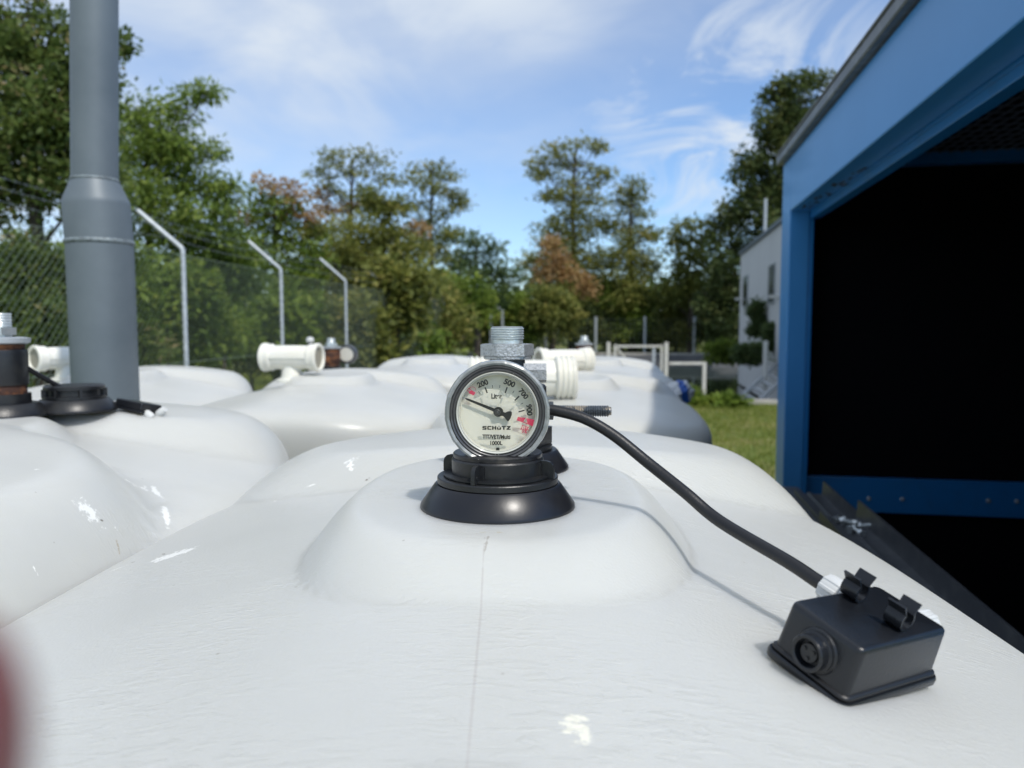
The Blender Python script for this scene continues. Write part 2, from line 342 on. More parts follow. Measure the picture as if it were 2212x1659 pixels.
wm.node_tree.links.new(nz.outputs[0], bp.inputs['Height']); wm.node_tree.links.new(bp.outputs[0], b.inputs['Normal'])
g = MB(); g.add(wl, [tuple(range(n))]); tag(g.build('water', wm, smooth=False), kind='structure')
# kerb of the basin: raised concrete strips on each side
g = MB()
for i in range(n):
    a, b_ = basin[i], basin[(i + 1) % n]; t = (b_ - a).normalized(); w_ = Vector((t.y, -t.x, 0))
    ln = (b_ - a).length; c = (a + b_) / 2 + w_ * .17 + Vector((0, 0, .03))
    g.box((0, 0, 0), (ln + .1, .30, .14 + .006 * i), axes(c, t, -w_, (0, 0, 1)))
tag(g.build('basin_kerb', M['concrete'], smooth=False), kind='structure')
# road that runs past the left side of the basin
g = MB(); g.add([P(905, 868, 17) * 1, Vector((-2.6, 9, .004)), Vector((-.3, 9, .004)), Vector((-1.0, 18.4, .004)), Vector((-2.3, 30, .004)), Vector((-4.3, 30, .004))][1:], [(0, 1, 2, 3, 4)])
tag(g.build('road', M['asphalt'], smooth=False), kind='structure')
g = MB(); g.box((-3.1, 19.4, .06), (.16, 21, .14), None)
tag(g.build('road_kerb', M['concrete'], smooth=False), kind='structure')
# far verge, paler grass bank beyond the basin
# grass blades on the visible verge
def leafmesh(name, pos, ax, sd_, size_l, size_w, tint, m, parent=None, diamond=True):
    """pos (n,3), ax long axis (n,3), sd_ side axis; one rhombus per leaf"""
    n_ = len(pos); hl = (ax * size_l[:, None]); hw = (sd_ * size_w[:, None])
    vs = np.stack([pos, pos + hl * .5 + hw * .5, pos + hl, pos + hl * .5 - hw * .5], 1).reshape(-1, 3)
    off = np.array(parent.location) if parent is not None else np.zeros(3)
    me = bpy.data.meshes.new(name); me.vertices.add(n_ * 4); me.vertices.foreach_set('co', (vs - off).astype(np.float32).ravel())
    me.loops.add(n_ * 4); me.loops.foreach_set('vertex_index', np.arange(n_ * 4, dtype=np.int32))
    me.polygons.add(n_); me.polygons.foreach_set('loop_start', np.arange(0, n_ * 4, 4, dtype=np.int32))
    me.update(calc_edges=True)
    at = me.attributes.new('tint', 'FLOAT', 'FACE'); at.data.foreach_set('value', tint.astype(np.float32))
    me.materials.append(m); o = bpy.data.objects.new(name, me); col.objects.link(o)
    if parent is not None: o.parent = parent
    return o
def unit(a): return a / np.maximum(1e-9, np.linalg.norm(a, axis=1, keepdims=True))
def grass(name, x0, x1, y0, y1, n_, h, label=None):
    pos = np.c_[rng.uniform(x0, x1, n_), rng.uniform(y0, y1, n_), np.zeros(n_)]
    ax = unit(np.c_[rng.normal(0, .35, n_), rng.normal(0, .35, n_), np.ones(n_)]); s_ = unit(np.cross(ax, rng.normal(0, 1, (n_, 3))))
    pn = (np.sin(pos[:, 0] * 1.7) * np.cos(pos[:, 1] * 1.3 + 1) + 1) / 2
    o = leafmesh(name, pos, ax, s_, rng.uniform(.5, 1.2, n_) * h, np.full(n_, h * .16), np.clip(rng.normal(.35, .2, n_) + .35 * pn, 0, 1), LM['grass'])
    return tag(o, kind='stuff')
tag(grass('grass', 2.6, 8.5, 5.5, 16.9, 42000, .085), 'short green and straw coloured grass beside the concrete strip', 'grass')
tag(grass('grass', -10, -3.0, 6.5, 30, 30000, .16), 'rough grass along the foot of the chain link fence', 'grass')

# ------------------------------------------------------------------ tanks
TX, TY = .432, .655
def sstep(a, b, x):
    t = np.clip((x - a) / (b - a), 0, 1); return t * t * (3 - 2 * t)
PLAT = -.141
def step_w(a, b, x):
    """moulded step: soft rounded upper edge, tighter crease at its foot"""
    t = np.clip((x - a) / (b - a), 0, 1); return .72 * (1 - t * t) + .28 * (1 - t * t * (3 - 2 * t))
NEAR = [0]
def tank_h(u, v, detail=1.0):
    """height of the tank's top relative to the camera, at local (u, v)"""
    r = (np.abs(u / TX) ** 3.2 + np.abs(v / TY) ** 3.2) ** (1 / 3.2); r = np.clip(r, 0, 1)
    r2 = (np.abs(u / TX) ** 2.4 + np.abs(v / (TY * 1.7)) ** 2.4) ** (1 / 2.4)
    z = -.154 - .098 * r2 ** 1.28 - .075 * (1 - np.clip(1 - r ** 15, 0, 1) ** (1 / 3.0))
    z = z + .012 * sstep(.15, .40, -u)
    # raised pad with soft shoulders at the far end
    q = (np.abs(u / .395) ** 2.6 + np.abs((v - .44) / .222) ** 2.6) ** (1 / 2.6)
    w = step_w(.70, 1.0, q); top = -.1425 - .34 * np.abs(u) ** 2 - .5 * np.maximum(v - .40, 0) ** 2
    z = z * (1 - w) + top * w
    # middle pad that carries the screw necks
    q = (np.abs((u + .006) / .138) ** 2.5 + np.abs((v - .028) / .200) ** 2.5) ** (1 / 2.5)
    w = step_w(.82, 1.13, q)
    z = z * (1 - w) + (PLAT + .0) * w
    if NEAR[0]:
        q = (np.abs((u + .02) / .43) ** 2.6 + np.abs((v + .30) / .37) ** 2.6) ** (1 / 2.6)
        w = step_w(.80, 1.0, q); z = np.maximum(z, z * (1 - w) + (-.124 - .25 * (u + .02) ** 2) * w)
        z = z - .004 * np.exp(-((v - .05) / .045) ** 2) * sstep(.20, .38, np.abs(u))
    # dimple low at the front end
    q = np.sqrt((u / .05) ** 2 + ((v + .40) / .05) ** 2); z = z + .004 * (1 - sstep(.8, 1.15, q))
    # mould parting line
    z = z + .0011 * np.exp(-((u + .006) / .0030) ** 2) * (1 - sstep(-.135, -.115, v))
    return z
def tank_body(name, mat_, nr, nt_, parent):
    th = np.linspace(0, 2 * np.pi, nt_, endpoint=False)
    e = 2 / 3.2
    cx = np.sign(np.cos(th)) * np.abs(np.cos(th)) ** e * TX; cy = np.sign(np.sin(th)) * np.abs(np.sin(th)) ** e * TY
    s_ = np.linspace(0, 1, nr + 1)[1:] ; rr = np.where(s_ < .8, s_, 1 - (1 - s_) ** 1.6 * (.2 / .2 ** 1.6))
    rr = np.clip(rr, 0, 1)
    V = [(0, 0, float(EYE + tank_h(np.array(0.), np.array(0.))))]
    for r_ in rr:
        u, v = cx * r_, cy * r_; z = EYE + tank_h(u, v); V += list(zip(u, v, z))
    # side wall with beads
    ze = EYE + float(tank_h(np.array(TX), np.array(0.)))
    wall = [(1.002, ze - .008), (1.000, ze - .013), (.988, ze - .015), (.988, ze - .026), (1.006, ze - .029), (1.010, ze - .034), (1.010, ze - .085), (1.006, ze - .090), (.985, ze - .095), (.985, ze - .12), (1.006, ze - .125), (1.008, ze - .20), (1.008, .60), (.985, .585), (.985, .54), (1.004, .53), (1.004, .16), (.97, .10)]
    for k, z in wall: V += list(zip(cx * k, cy * k, [z] * nt_))
    fs = [(0, 1 + k, 1 + (k + 1) % nt_) for k in range(nt_)]; rings = len(rr) + len(wall)
    for i in range(rings - 1):
        b0 = 1 + i * nt_; b1 = b0 + nt_
        for k in range(nt_): fs.append((b0 + k, b1 + k, b1 + (k + 1) % nt_, b0 + (k + 1) % nt_))
    fs.append(tuple(1 + (rings - 1) * nt_ + k for k in range(nt_)))
    g = MB(); g.add(V, fs); o = g.build(name, mat_, parent, world=False, angle=60); return o
def make_tank(loc, label, m, nr, nt_, rz=0):
    t = thing('storage_tank', (loc[0], loc[1], 0), label, 'storage tank', 'white plastic storage tanks set in rows', rz)
    tank_body('body', m, nr, nt_, t)
    g = MB(); e = 2 / 3.2; th = np.linspace(0, 2 * np.pi, 64, endpoint=False); k = .99
    xs = np.sign(np.cos(th)) * np.abs(np.cos(th)) ** e * TX * k; ys = np.sign(np.sin(th)) * np.abs(np.sin(th)) ** e * TY * k
    g.add([(x, y, .12) for x, y in zip(xs, ys)] + [(x * 1.03, y * 1.03, .0) for x, y in zip(xs, ys)], [(i, (i + 1) % 64, 64 + (i + 1) % 64, 64 + i) for i in range(64)] + [tuple(range(64, 128))])
    g.build('foot_tray', M['greyrail'], t, world=False)
    return t
MY = .64
NEAR[0] = 0
MX = -.004
def on_tank(px, py, tx, ty, rz=0):
    """local (u, v) of the spot of a tank's top that the photograph shows at (px, py)"""
    c_, s_ = math.cos(rz), math.sin(rz); a = P(px, py, 1) - Vector((0, 0, EYE))
    for k in range(4000):
        d = .12 + k * .0006; p = a * d; dx_, dy_ = p.x - tx, p.y - ty
        u, v = dx_ * c_ + dy_ * s_, -dx_ * s_ + dy_ * c_
        if abs(u) < TX and abs(v) < TY and p.z <= float(tank_h(np.array(u), np.array(v))): return u, v
    return 0, 0
def mark(x0, y0, x1, y1, wid, colr, lo, T_):
    u0, v0 = on_tank(x0, y0, *T_); u1, v1 = on_tank(x1, y1, *T_); l_ = math.hypot(u1 - u0, v1 - v0)
    return ((u0 + u1) / 2, (v0 + v1) / 2, max(l_ / 2, .001), wid, math.degrees(math.atan2(v1 - v0, u1 - u0)), colr, lo)
TM = (MX, MY, R(-2)); T2_ = (-.81, 1.02, 0)
m_main = tank_mat('white_polyethylene_scuffed', [
  mark(300, 1224, 445, 1176, .016, WH, .45, TM), mark(200, 1250, 300, 1212, .002, WH, .55, TM), mark(272, 1218, 300, 1212, .0022, BR, .75, TM), mark(347, 1196, 362, 1198, .002, BR, .8, TM),
  mark(752, 985, 762, 1040, .010, WH, .7, TM), mark(720, 1004, 800, 988, .02, WH, .9, TM), mark(800, 1036, 946, 996, .007, WH, .6, TM), mark(785, 1040, 800, 1034, .003, BR, .85, TM), mark(585, 1088, 600, 1076, .006, WH, .8, TM), mark(640, 1060, 700, 1040, .004, WH, .9, TM),
  mark(1190, 1570, 1310, 1575, .026, (.78, .76, .64), .66, TM), mark(1270, 1130, 1400, 1140, .03, (.52, .48, .37), 1.25, TM), mark(1042, 1250, 1008, 1660, .00050, (.48, .47, .44), -.40, TM), mark(1058, 1150, 1044, 1215, .0016, (.40, .38, .34), .6, TM), mark(880, 1150, 1290, 1155, .012, (.50, .47, .38), 1.0, TM), mark(640, 1400, 800, 1410, .03, (.54, .555, .55), 1.2, TM)], .6)
m_far = tank_mat('white_polyethylene', [(.02, .10, .05, .03, 10, WH, 1.2)], .3)
main = make_tank((MX, MY), 'large white tank in the foreground, carrying the round dial gauge', m_main, 110, 320, R(-2))
NEAR[0] = 1
m_left = tank_mat('white_polyethylene_splashed', [
   mark(245, 1020, 325, 1045, .020, WH, .55, T2_), mark(325, 1045, 352, 1085, .006, WH, .35, T2_), mark(352, 1085, 366, 1150, .006, WH, .35, T2_), mark(300, 1033, 314, 1036, .003, BR, .75, T2_),
   mark(145, 1085, 235, 1128, .018, WH, .6, T2_), mark(206, 1122, 234, 1126, .002, BR, .65, T2_), mark(235, 1128, 262, 1150, .005, WH, .9, T2_), mark(72, 1012, 84, 1016, .006, WH, .7, T2_), mark(70, 1236, 86, 1236, .008, WH, .95, T2_),
   mark(248, 1150, 266, 1230, .003, (.42, .37, .28), .7, T2_)], .35)
t2 = make_tank((-.81, 1.02), 'white splashed tank at the left, next to the gauge tank', m_left, 60, 160)
NEAR[0] = 0
t3 = make_tank((-.64, 2.74), 'white tank with white pipe tee left of the gauge, in second row', m_far, 50, 140)
t3.location.z = -.030
G = []
for loc, lab in (((.21, 2.58), 'white tank directly behind the gauge, under the large ribbed white tee'),
                 ((.44, 4.05), 'white tank right of the gauge in the third row, with the bag on it'),
                 ((-.44, 4.20), 'white tank behind the second-row left tank, carrying the rusty riser'),
                 ((-1.53, 2.95), 'white tank partly hidden behind the grey vent pipe')):
    G.append(dup(t3, (loc[0], loc[1], -.030), R(-8) if loc[0] > 0 else 0, lab))
def surf(tx, ty, x, y):
    return EYE + float(tank_h(np.array(x - tx), np.array(y - ty)))
ZP = EYE + PLAT

# ------------------------------------------------------------------ screw caps, gauge
def cone_ring(g, c, s=1.0, mi=0):
    g.lathe([(.0605 * s, -.002), (.0610 * s, .000), (.0606 * s, .0025), (.0500 * s, .0175), (.0485 * s, .0188), (.030 * s, .0188), (.030 * s, -.002)], TR(c), 96, mi=mi)
gx, gy = P(1075, 900, .60).x, .600
gauge = thing('level_gauge', (gx, gy, ZP), 'round dial gauge reading litres, on a black screw cap of the front tank', 'level gauge')
g = MB(); cone_ring(g, (gx, gy, ZP)); g.build('base_ring', M['black_ring'], gauge)
g = MB()
g.lathe([(.0465, .0189), (.0475, .0195), (.0475, .0235), (.0470, .0242), (.036, .0242), (.036, .0189)], TR((gx, gy, ZP)), 96)
g.lathe([(.0420, .0243), (.0425, .0250), (.0425, .0262), (.036, .0266), (.036, .0243)], TR((gx, gy, ZP)), 96)
collar = g.build('flange', M['black'], gauge)
g = MB(); g.lathe([(.0355, .0200), (.0360, .0300), (.0362, .0375), (.0352, .0388), (.030, .0388), (.030, .020)], TR((gx, gy, ZP)), 96)
cap = g.build('screw_cap', M['black'], gauge)
for a in (-118, -150 - 60 + 15, -15, 60, 150):
    pass
for a in (-112, -22, 68, 158):
    g = MB(); T = TR((gx, gy, ZP)) @ Matrix.Rotation(R(a), 4, 'Z')
    prof = [(.0340, .0245), (.0470, .0245), (.0470, .0320), (.0462, .0350), (.0440, .0372), (.0410, .0380), (.0340, .0380)]
    g.poly(prof, -.0016, .0016, T @ Matrix.Rotation(R(90), 4, 'X'))
    g.poly([(.0350, -.0048), (.0375, -.0048), (.0375, .0048), (.0350, .0048)], .0245, .036, T)
    # small hole boss
    g.lathe([(.0016, -.0020), (.0016, .0020)], T @ TR((.0425, 0, .029)) @ Matrix.Rotation(R(90), 4, 'X'), 12)
    g.build('lug', M['black'], gauge, angle=30)
g = MB(); g.lathe([(.0345, .0385), (.0350, .0395), (.0350, .0420), (.0342, .0428), (.020, .0432), (.019, .0385)], TR((gx, gy, ZP)), 96)
g.build('top_plate', M['black_dusty'], gauge)
# housing: axis towards the camera (local z = -Y)
cz = P(1075, 893, .575).z; hx = P(1074, 893, .575).x; fy = .575
HT = axes((hx, fy, cz), (1, 0, 0), (0, 0, 1), (0, -1, 0))          # local x right, y up, z to the camera, z=0 front of the bezel
g = MB(); g.lathe([(.0280, -.0125), (.0345, -.0125), (.0350, -.014), (.0340, -.024), (.0300, -.030), (.012, -.031)], HT, 80)
g.box((0, -.0375, -.0150), (.044, .010, .018), HT); g.box((-.0135, -.0385, -.015), (.003, .008, .022), HT); g.box((.0135, -.0385, -.015), (.003, .008, .022), HT)
g.build('housing', M['black'], gauge)
g = MB(); sc = lambda a: 1 + .006 * (1 if math.sin(a * 14) > .8 else 0)
g.lathe([(.0392, -.016), (.0398, -.012), (.0398, -.003), (.0393, -.0008), (.0378, 0), (.0362, -.0012), (.0352, -.004), (.0350, -.016)], HT, 288, close=True, fr=sc)
g.build('bezel_ring', M['bezelgrey'], gauge, angle=25)
g = MB(); g.lathe([(.0361, -.0020), (.0352, -.0008), (.0343, -.0012), (.0338, -.0022), (.0330, -.0014), (.0320, -.0018), (.0314, -.0036), (.0314, -.009), (.0361, -.009)], HT, 96, close=True)
g.build('gasket', M['gasket'], gauge, angle=50)
g = MB(); g.lathe([(.0313, -.0022), (.0307, -.0014), (.0300, -.0018), (.0297, -.0030), (.0293, -.0026), (.0288, -.0034), (.0284, -.0110), (.0313, -.0110)], HT, 96, close=True)
g.build('inner_ring', M['clearring'], gauge, angle=50)
ZD = -.0098                                                            # dial plane; print sits on the cover at -.0045
g = MB(); g.lathe([(.0300, ZD - .001), (.0300, ZD)], HT, 96); dial = g.build('dial', M['dial'], gauge)
g = MB(); g.add([HT @ Vector((.0298 * math.cos(k * math.pi / 48), .0298 * math.sin(k * math.pi / 48), -.0030)) for k in range(96)], [tuple(range(96))]); cover = g.build('cover', M['lens'], gauge)
K = .04805e-3
def z7(x, y): return ((x - 675) * K, -(y - 825) * K)
def text_mesh(body, cx, cy, ang, height, width, m, parent, zloc, name, off=0.0):
    cu = bpy.data.curves.new('tmp', 'FONT'); cu.body = body; cu.size = 1; cu.offset = off; cu.align_x = 'LEFT'
    o = bpy.data.objects.new('tmp', cu); col.objects.link(o)
    dg = bpy.context.evaluated_depsgraph_get(); me = bpy.data.meshes.new_from_object(o.evaluated_get(dg))
    bpy.data.objects.remove(o)
    V = np.array([v.co[:] for v in me.vertices]); lo, hi = V.min(0), V.max(0)
    c = (lo + hi) / 2; s = (hi - lo); V = (V - c)[:, :2] / s[:2] * np.array([width, height]) * K
    x0, y0 = z7(cx, cy); ca, sa = math.cos(R(ang)), math.sin(R(ang))
    pts = [HT @ Vector((x * ca - y * sa + x0, x * sa + y * ca + y0, zloc)) for x, y in V]
    g = MB(); g.add(pts, [tuple(p.vertices) for p in me.polygons]); bpy.data.meshes.remove(me)
    return g.build(name, m, parent, smooth=False)
ZT = -.0042
text_mesh('200', 445, 362, 21, 92, 178, M['ink'], gauge, ZT, 'numeral', .045)
text_mesh('500', 868, 355, -21, 92, 182, M['ink'], gauge, ZT, 'numeral', .045)
text_mesh('700', 1088, 525, -52, 86, 178, M['ink'], gauge, ZT, 'numeral', .045)
text_mesh('900', 1180, 780, -84, 92, 182, M['ink'], gauge, ZT, 'numeral', .045)
text_mesh('Liter', 665, 562, 0, 84, 166, M['ink'], gauge, ZT, 'unit_lettering', .042)
text_mesh('TIT/VET/Multi', 660, 1207, -1, 70, 440, M['ink'], gauge, ZT, 'lettering', .042)
text_mesh('1000L', 660, 1306, -1, 66, 192, M['ink'], gauge, ZT, 'lettering', .042)
text_mesh('max.', 1120, 1062, -15, 58, 124, M['redsolid'], gauge, ZT, 'red_lettering', .026)
text_mesh('95%', 1088, 1112, -15, 62, 116, M['redsolid'], gauge, ZT, 'red_lettering', .026)
def rects(name, rs, m, z=ZT):
    g = MB()
    for p in rs: g.add([HT @ Vector((*z7(x, y), z)) for x, y in p], [tuple(range(len(p)))])
    return g.build(name, m, gauge, smooth=False)
def rad(x, y, l, w):
    d = Vector((x - 668, y - 905)).normalized(); s_ = Vector((-d.y, d.x)); c = Vector((x, y))
    return [tuple(c + d * a * l / 2 + s_ * b * w / 2) for a, b in ((-1, -1), (1, -1), (1, 1), (-1, 1))]
rects('major_tick', [rad(500, 467, 98, 21), rad(815, 467, 98, 21), rad(985, 597, 98, 21), rad(1057, 798, 98, 21)], M['ink'])
rects('minor_tick', [rad(392, 503, 45, 9), rad(600, 410, 45, 9), rad(715, 408, 45, 9), rad(928, 496, 45, 9), rad(1060, 682, 45, 9)], M['ink'])
# maker's name in wide block letters (strokes)
def strokes(x0, y0, w, h, t, letter):
    q = lambda a, b, c, d: [(x0 + a, y0 + b), (x0 + c, y0 + b), (x0 + c, y0 + d), (x0 + a, y0 + d)]
    H2 = h / 2
    return {'S': [q(5, 0, w, t), q(0, t * .4, t * 1.3, H2 + 3), q(t * .6, H2 - t / 2, w - 4, H2 + t / 2), q(w - t * 1.3, H2 - 2, w, h - t * .4), q(0, h - t, w - 5, h)],
            'C': [q(5, 0, w, t), q(0, t * .4, t * 1.35, h - t * .4), q(5, h - t, w, h)],
            'H': [q(0, 0, t * 1.35, h), q(w - t * 1.35, 0, w, h), q(t, H2 - t / 2, w - t, H2 + t / 2)],
            'U': [q(0, t * 1.1, t * 1.35, h - t * .4), q(w - t * 1.35, t * 1.1, w, h - t * .4), q(4, h - t, w - 4, h), q(w * .26, -2, w * .44, t * .65), q(w * .56, -2, w * .74, t * .65)],
            'T': [q(0, 0, w, t), q(w / 2 - t * .7, t * .5, w / 2 + t * .7, h)],
            'Z': [q(2, 0, w, t), q(0, h - t, w, h), [(x0 + w - t * 1.9, y0 + t * .8), (x0 + w, y0 + t * .8), (x0 + t * 1.9, y0 + h - t * .8), (x0, y0 + h - t * .8)]]}[letter]
rs = []; xx = 440
for L_ in 'SCHUTZ':
    w_ = 66; rs += strokes(xx, 1035, w_, 60, 17, L_); xx += 76
# drop overlaps by giving successive strokes tiny offsets in depth
g = MB()
for i, p in enumerate(rs): g.add([HT @ Vector((*z7(x, y), ZT + i * 2e-6)) for x, y in p], [(0, 1, 2, 3)])
g.build('maker_lettering', M['ink'], gauge, smooth=False)
rects('red_band', [[(1000, 890), (1090, 902), (1062, 958), (1040, 965), (978, 945)], [(1132, 908), (1258, 935), (1232, 1040), (1150, 1005), (1148, 985)], [(1090, 902), (1132, 908), (1122, 916), (1100, 940), (1085, 967), (1062, 958)],
                   [(1062, 958), (1085, 970), (1145, 987), (1150, 1005), (1040, 965)]], M['redink'])
rects('refuel_symbol', [[(187, 462), (215, 474), (240, 505), (228, 520), (303, 552), (335, 508), (262, 462), (250, 478), (228, 448), (215, 438)][i:j] if False else q_ for i, j, q_ in (
    (0, 0, [(240, 490), (262, 462), (335, 508), (303, 552), (222, 512)]), (0, 0, [(185, 464), (214, 436), (222, 442), (196, 468)]), (0, 0, [(196, 468), (200, 462), (240, 490), (236, 500)]), (0, 0, [(214, 436), (222, 430), (262, 456), (262, 466)]))], M['redink'])
g = MB()
for i in range(16):
    a0, a1 = R(-10 + i * 13), R(-10 + (i + 1) * 13)
    ps = [(285 + 52 * r_ * math.cos(a), 462 - 47 * r_ * math.sin(a)) for r_, a in ((.93, a0), (1.04, a0), (1.04, a1), (.93, a1))]
    g.add([HT @ Vector((*z7(x, y), ZT)) for x, y in ps], [(0, 1, 2, 3)])
g.build('hose_symbol', M['redsolid'], gauge, smooth=False)
# needle
ZN = ZT - .0018
def ring_pts(cx, cy, r_, n=24): return [(cx + r_ * math.cos(2 * math.pi * i / n), cy + r_ * math.sin(2 * math.pi * i / n)) for i in range(n)]
g = MB()
nd = [(163, 602), (176, 596), (215, 603), (640, 765), (625, 815), (195, 630)]
g.poly([z7(x, y) for x, y in reversed(nd)], ZN - .0005, ZN, HT)
tl = [(735, 780), (765, 815), (800, 827), (850, 806), (893, 806), (905, 820), (903, 862), (882, 920), (852, 963), (835, 962), (815, 940), (790, 905), (765, 880), (720, 880)]
g.poly([z7(x, y) for x, y in reversed(tl)], ZN - .0005, ZN + .00002, HT)
g.poly([z7(x, y) for x, y in ring_pts(690, 815, 79)], ZN - .0006, ZN + .00004, HT)
needle = g.build('needle', M['needle'], gauge, smooth=False)
g = MB(); g.lathe([(.0024, ZN), (.0024, ZN + .0006), (.0019, ZN + .0010), (.0014, ZN + .0005), (.0012, ZN + .0005), (.0010, ZN + .0012), (.0004, ZN + .0015)], HT @ TR((*z7(675, 825), 0)), 24); g.build('hub', M['gasket'], gauge)
rects('bottom_marker', [[(655, 1390), (668, 1378), (700, 1378), (710, 1392), (706, 1480), (650, 1480)]], M['ink'], ZT)
g = MB(); g.tube([HT @ Vector((*z7(x, y), -.0020)) for x, y in ((640, 1505), (645, 1470), (668, 1448), (692, 1470), (700, 1500))], .00025, 6); g.build('bottom_clip', M['clearring'], gauge)

# ------------------------------------------------------------------ riser fitting behind the gauge
rx_, ry_ = P(1097, 900, .765).x, .765
def hexprof(r_): return [(r_ * math.cos(R(60 * i + 8)), r_ * math.sin(R(60 * i + 8))) for i in range(6)]
def thread(g, c, r_, z0, z1, pitch, T=None, n=32, depth=.0012):
    prof = []; z = z0
    while z < z1 - pitch * .5: prof += [(r_ - depth, z), (r_, z + pitch * .35), (r_, z + pitch * .55), (r_ - depth, z + pitch * .95)]; z += pitch
    g.lathe([(r_ * .3, z0)] + prof + [(r_ * .3, z)], T if T is not None else TR(c), n)
ris = thing('riser_fitting', (rx_, ry_, ZP), 'metal threaded riser with hex nut standing right behind the dial gauge', 'pipe fitting')
def zr(y): return P(0, y, ry_).z - ZP
g = MB(); cone_ring(g, (rx_, ry_, ZP)); g.build('base_ring', M['black_ring'], ris)
g = MB(); g.lathe([(.043, .019), (.0445, .0195), (.0445, .023), (.030, .0235), (.03, .019)], TR((rx_, ry_, ZP)), 64)
g.poly(hexprof(.0450), .0236, .0405, TR((rx_, ry_, ZP))); g.build('hex_collar', M['black'], ris, angle=20)
g = MB(); g.lathe([(.036, .040), (.0385, .042), (.0385, zr(835)), (.0365, zr(830)), (.02, zr(829))], TR((rx_, ry_, ZP)), 64); g.build('riser_body', M['black'], ris)
g = MB(); T = TR((rx_ - .0005, ry_, ZP)); g.lathe([(.017, zr(835)), (.018, zr(800)), (.0175, zr(770)), (.0180, zr(768)), (.010, zr(767.6))], T, 40)
g.build('reducer', M['oldsteel'], ris)
g = MB(); g.lathe([(.0225, zr(776)), (.0235, zr(774)), (.0235, zr(769)), (.010, zr(768.5))], T, 40)
g.poly(hexprof(.0268), zr(768), zr(744), T); g.poly(hexprof(.0255), zr(744), zr(742.6), T); g.build('hex_nut', M['cast'], ris, angle=20)
g = MB(); g.lathe([(.0155, zr(742)), (.0155, zr(733))], T, 48); thread(g, None, .0166, zr(733), zr(707), (zr(707) - zr(733)) / 5.0, T, 64, .0013)
g.lathe([(.0115, zr(707.2)), (.0155, zr(706.6)), (.0150, zr(705.5)), (.0120, zr(705.5)), (.0112, zr(708))], T, 48, close=True)
g.build('threaded_nipple', M['zinc'], ris, angle=45)
g = MB(); c = P(1163, 806, .735); TT = axes(c, (0, 0, 1), (0, -1, 0), (1, 0, 0))
g.poly(hexprof(.0095), -.014, .0075, TT); g.lathe([(.0085, -.02), (.0088, -.035)], TT, 24); g.build('side_plug', M['cast'], ris, angle=20)
g = MB(); a = P(1186, 887, .63); b_ = P(1320, 888, .62)
T = axes(a, (0, 0, 1), (0, -1, 0), (b_ - a).normalized()); ln = (b_ - a).length
rod = thing('threaded_rod', a, 'short dirty threaded rod sticking out sideways to the right of the gauge', 'threaded rod')
thread(g, None, .0047, -.01, ln - .002, .00190, T, 24, .0008); g.lathe([(.0036, ln - .002), (.0034, ln), (.001, ln)], T, 20); g.build('thread', M['rodmat'], rod, angle=50)
g = MB(); g.poly(hexprof(.0078), .000, .0035, T); g.build('nut', M['oldsteel'], rod, angle=20)

# ------------------------------------------------------------------ junction box
q3 = [[.83991563, -.5015562, .20732371], [.537678, .82094332, -.19223536], [-.07378418, .27293488, .95919886]]
BX = Vector((q3[0][0], q3[1][0], q3[2][0])); BY = Vector((q3[0][1], q3[1][1], q3[2][1])); BZ = Vector((q3[0][2], q3[1][2], q3[2][2]))
bc = Vector((.20522443, .43, 1.58334112)); bw, bl, bh = .04195, .02354, .03043
k_ = .955; bc = Vector((0, 0, EYE)) + (bc - Vector((0, 0, EYE))) * k_ + BZ * .0018; bw, bl, bh = bw * k_, bl * k_, bh * k_
BT = axes(bc, BX, BY, BZ)
box = thing('junction_box', bc - BZ * .034, 'small black plastic junction box lying on the front tank', 'junction box')
def rrect(hx_, hy_, r_, n_=6):
    o_ = []
    for cx_, cy_, a0 in ((hx_ - r_, hy_ - r_, 0), (-hx_ + r_, hy_ - r_, 90), (-hx_ + r_, -hy_ + r_, 180), (hx_ - r_, -hy_ + r_, 270)):
        for k in range(n_ + 1): a = R(a0 + 90 * k / n_); o_.append((cx_ + r_ * math.cos(a), cy_ + r_ * math.sin(a)))
    return o_
def loft(g, secs, T):
    vs = []; n_ = None
    for hx_, hy_, r_, z_ in secs:
        ps = rrect(hx_, hy_, r_); n_ = len(ps); vs += [T @ Vector((x, y, z_)) for x, y in ps]
    fs = [(i * n_ + k, i * n_ + (k + 1) % n_, (i + 1) * n_ + (k + 1) % n_, (i + 1) * n_ + k) for i in range(len(secs) - 1) for k in range(n_)]
    fs += [tuple(reversed(range(n_))), tuple(range((len(secs) - 1) * n_, len(secs) * n_))]; g.add(vs, fs); return g
g = loft(MB(), [(bw * 1.035, bl * 1.035, .0042, -bh), (bw * 1.005, bl * 1.005, .0042, -.0035), (bw * .995, bl * .993, .0040, -.0015), (bw * .975, bl * .965, .0036, -.0004), (bw * .945, bl * .92, .0030, 0)], BT)
g.build('body', M['boxblack'], box, angle=50)
g = loft(MB(), [(bw * 1.08, bl * 1.12, .0050, -bh - .0062), (bw * 1.11, bl * 1.17, .0060, -bh - .0050), (bw * 1.115, bl * 1.18, .0062, -bh - .0018), (bw * 1.10, bl * 1.15, .0055, -bh - .0006)], BT)
g.build('lid', M['boxblack'], box, angle=60)
g = loft(MB(), [(bw * 1.06, bl * 1.09, .0050, -bh - .0006), (bw * 1.075, bl * 1.11, .0052, -bh + .0004), (bw * 1.07, bl * 1.10, .005, -bh + .0016), (bw * 1.03, bl * 1.04, .0045, -bh + .0024)], BT)
g.build('seal', M['rubber'], box, angle=60)
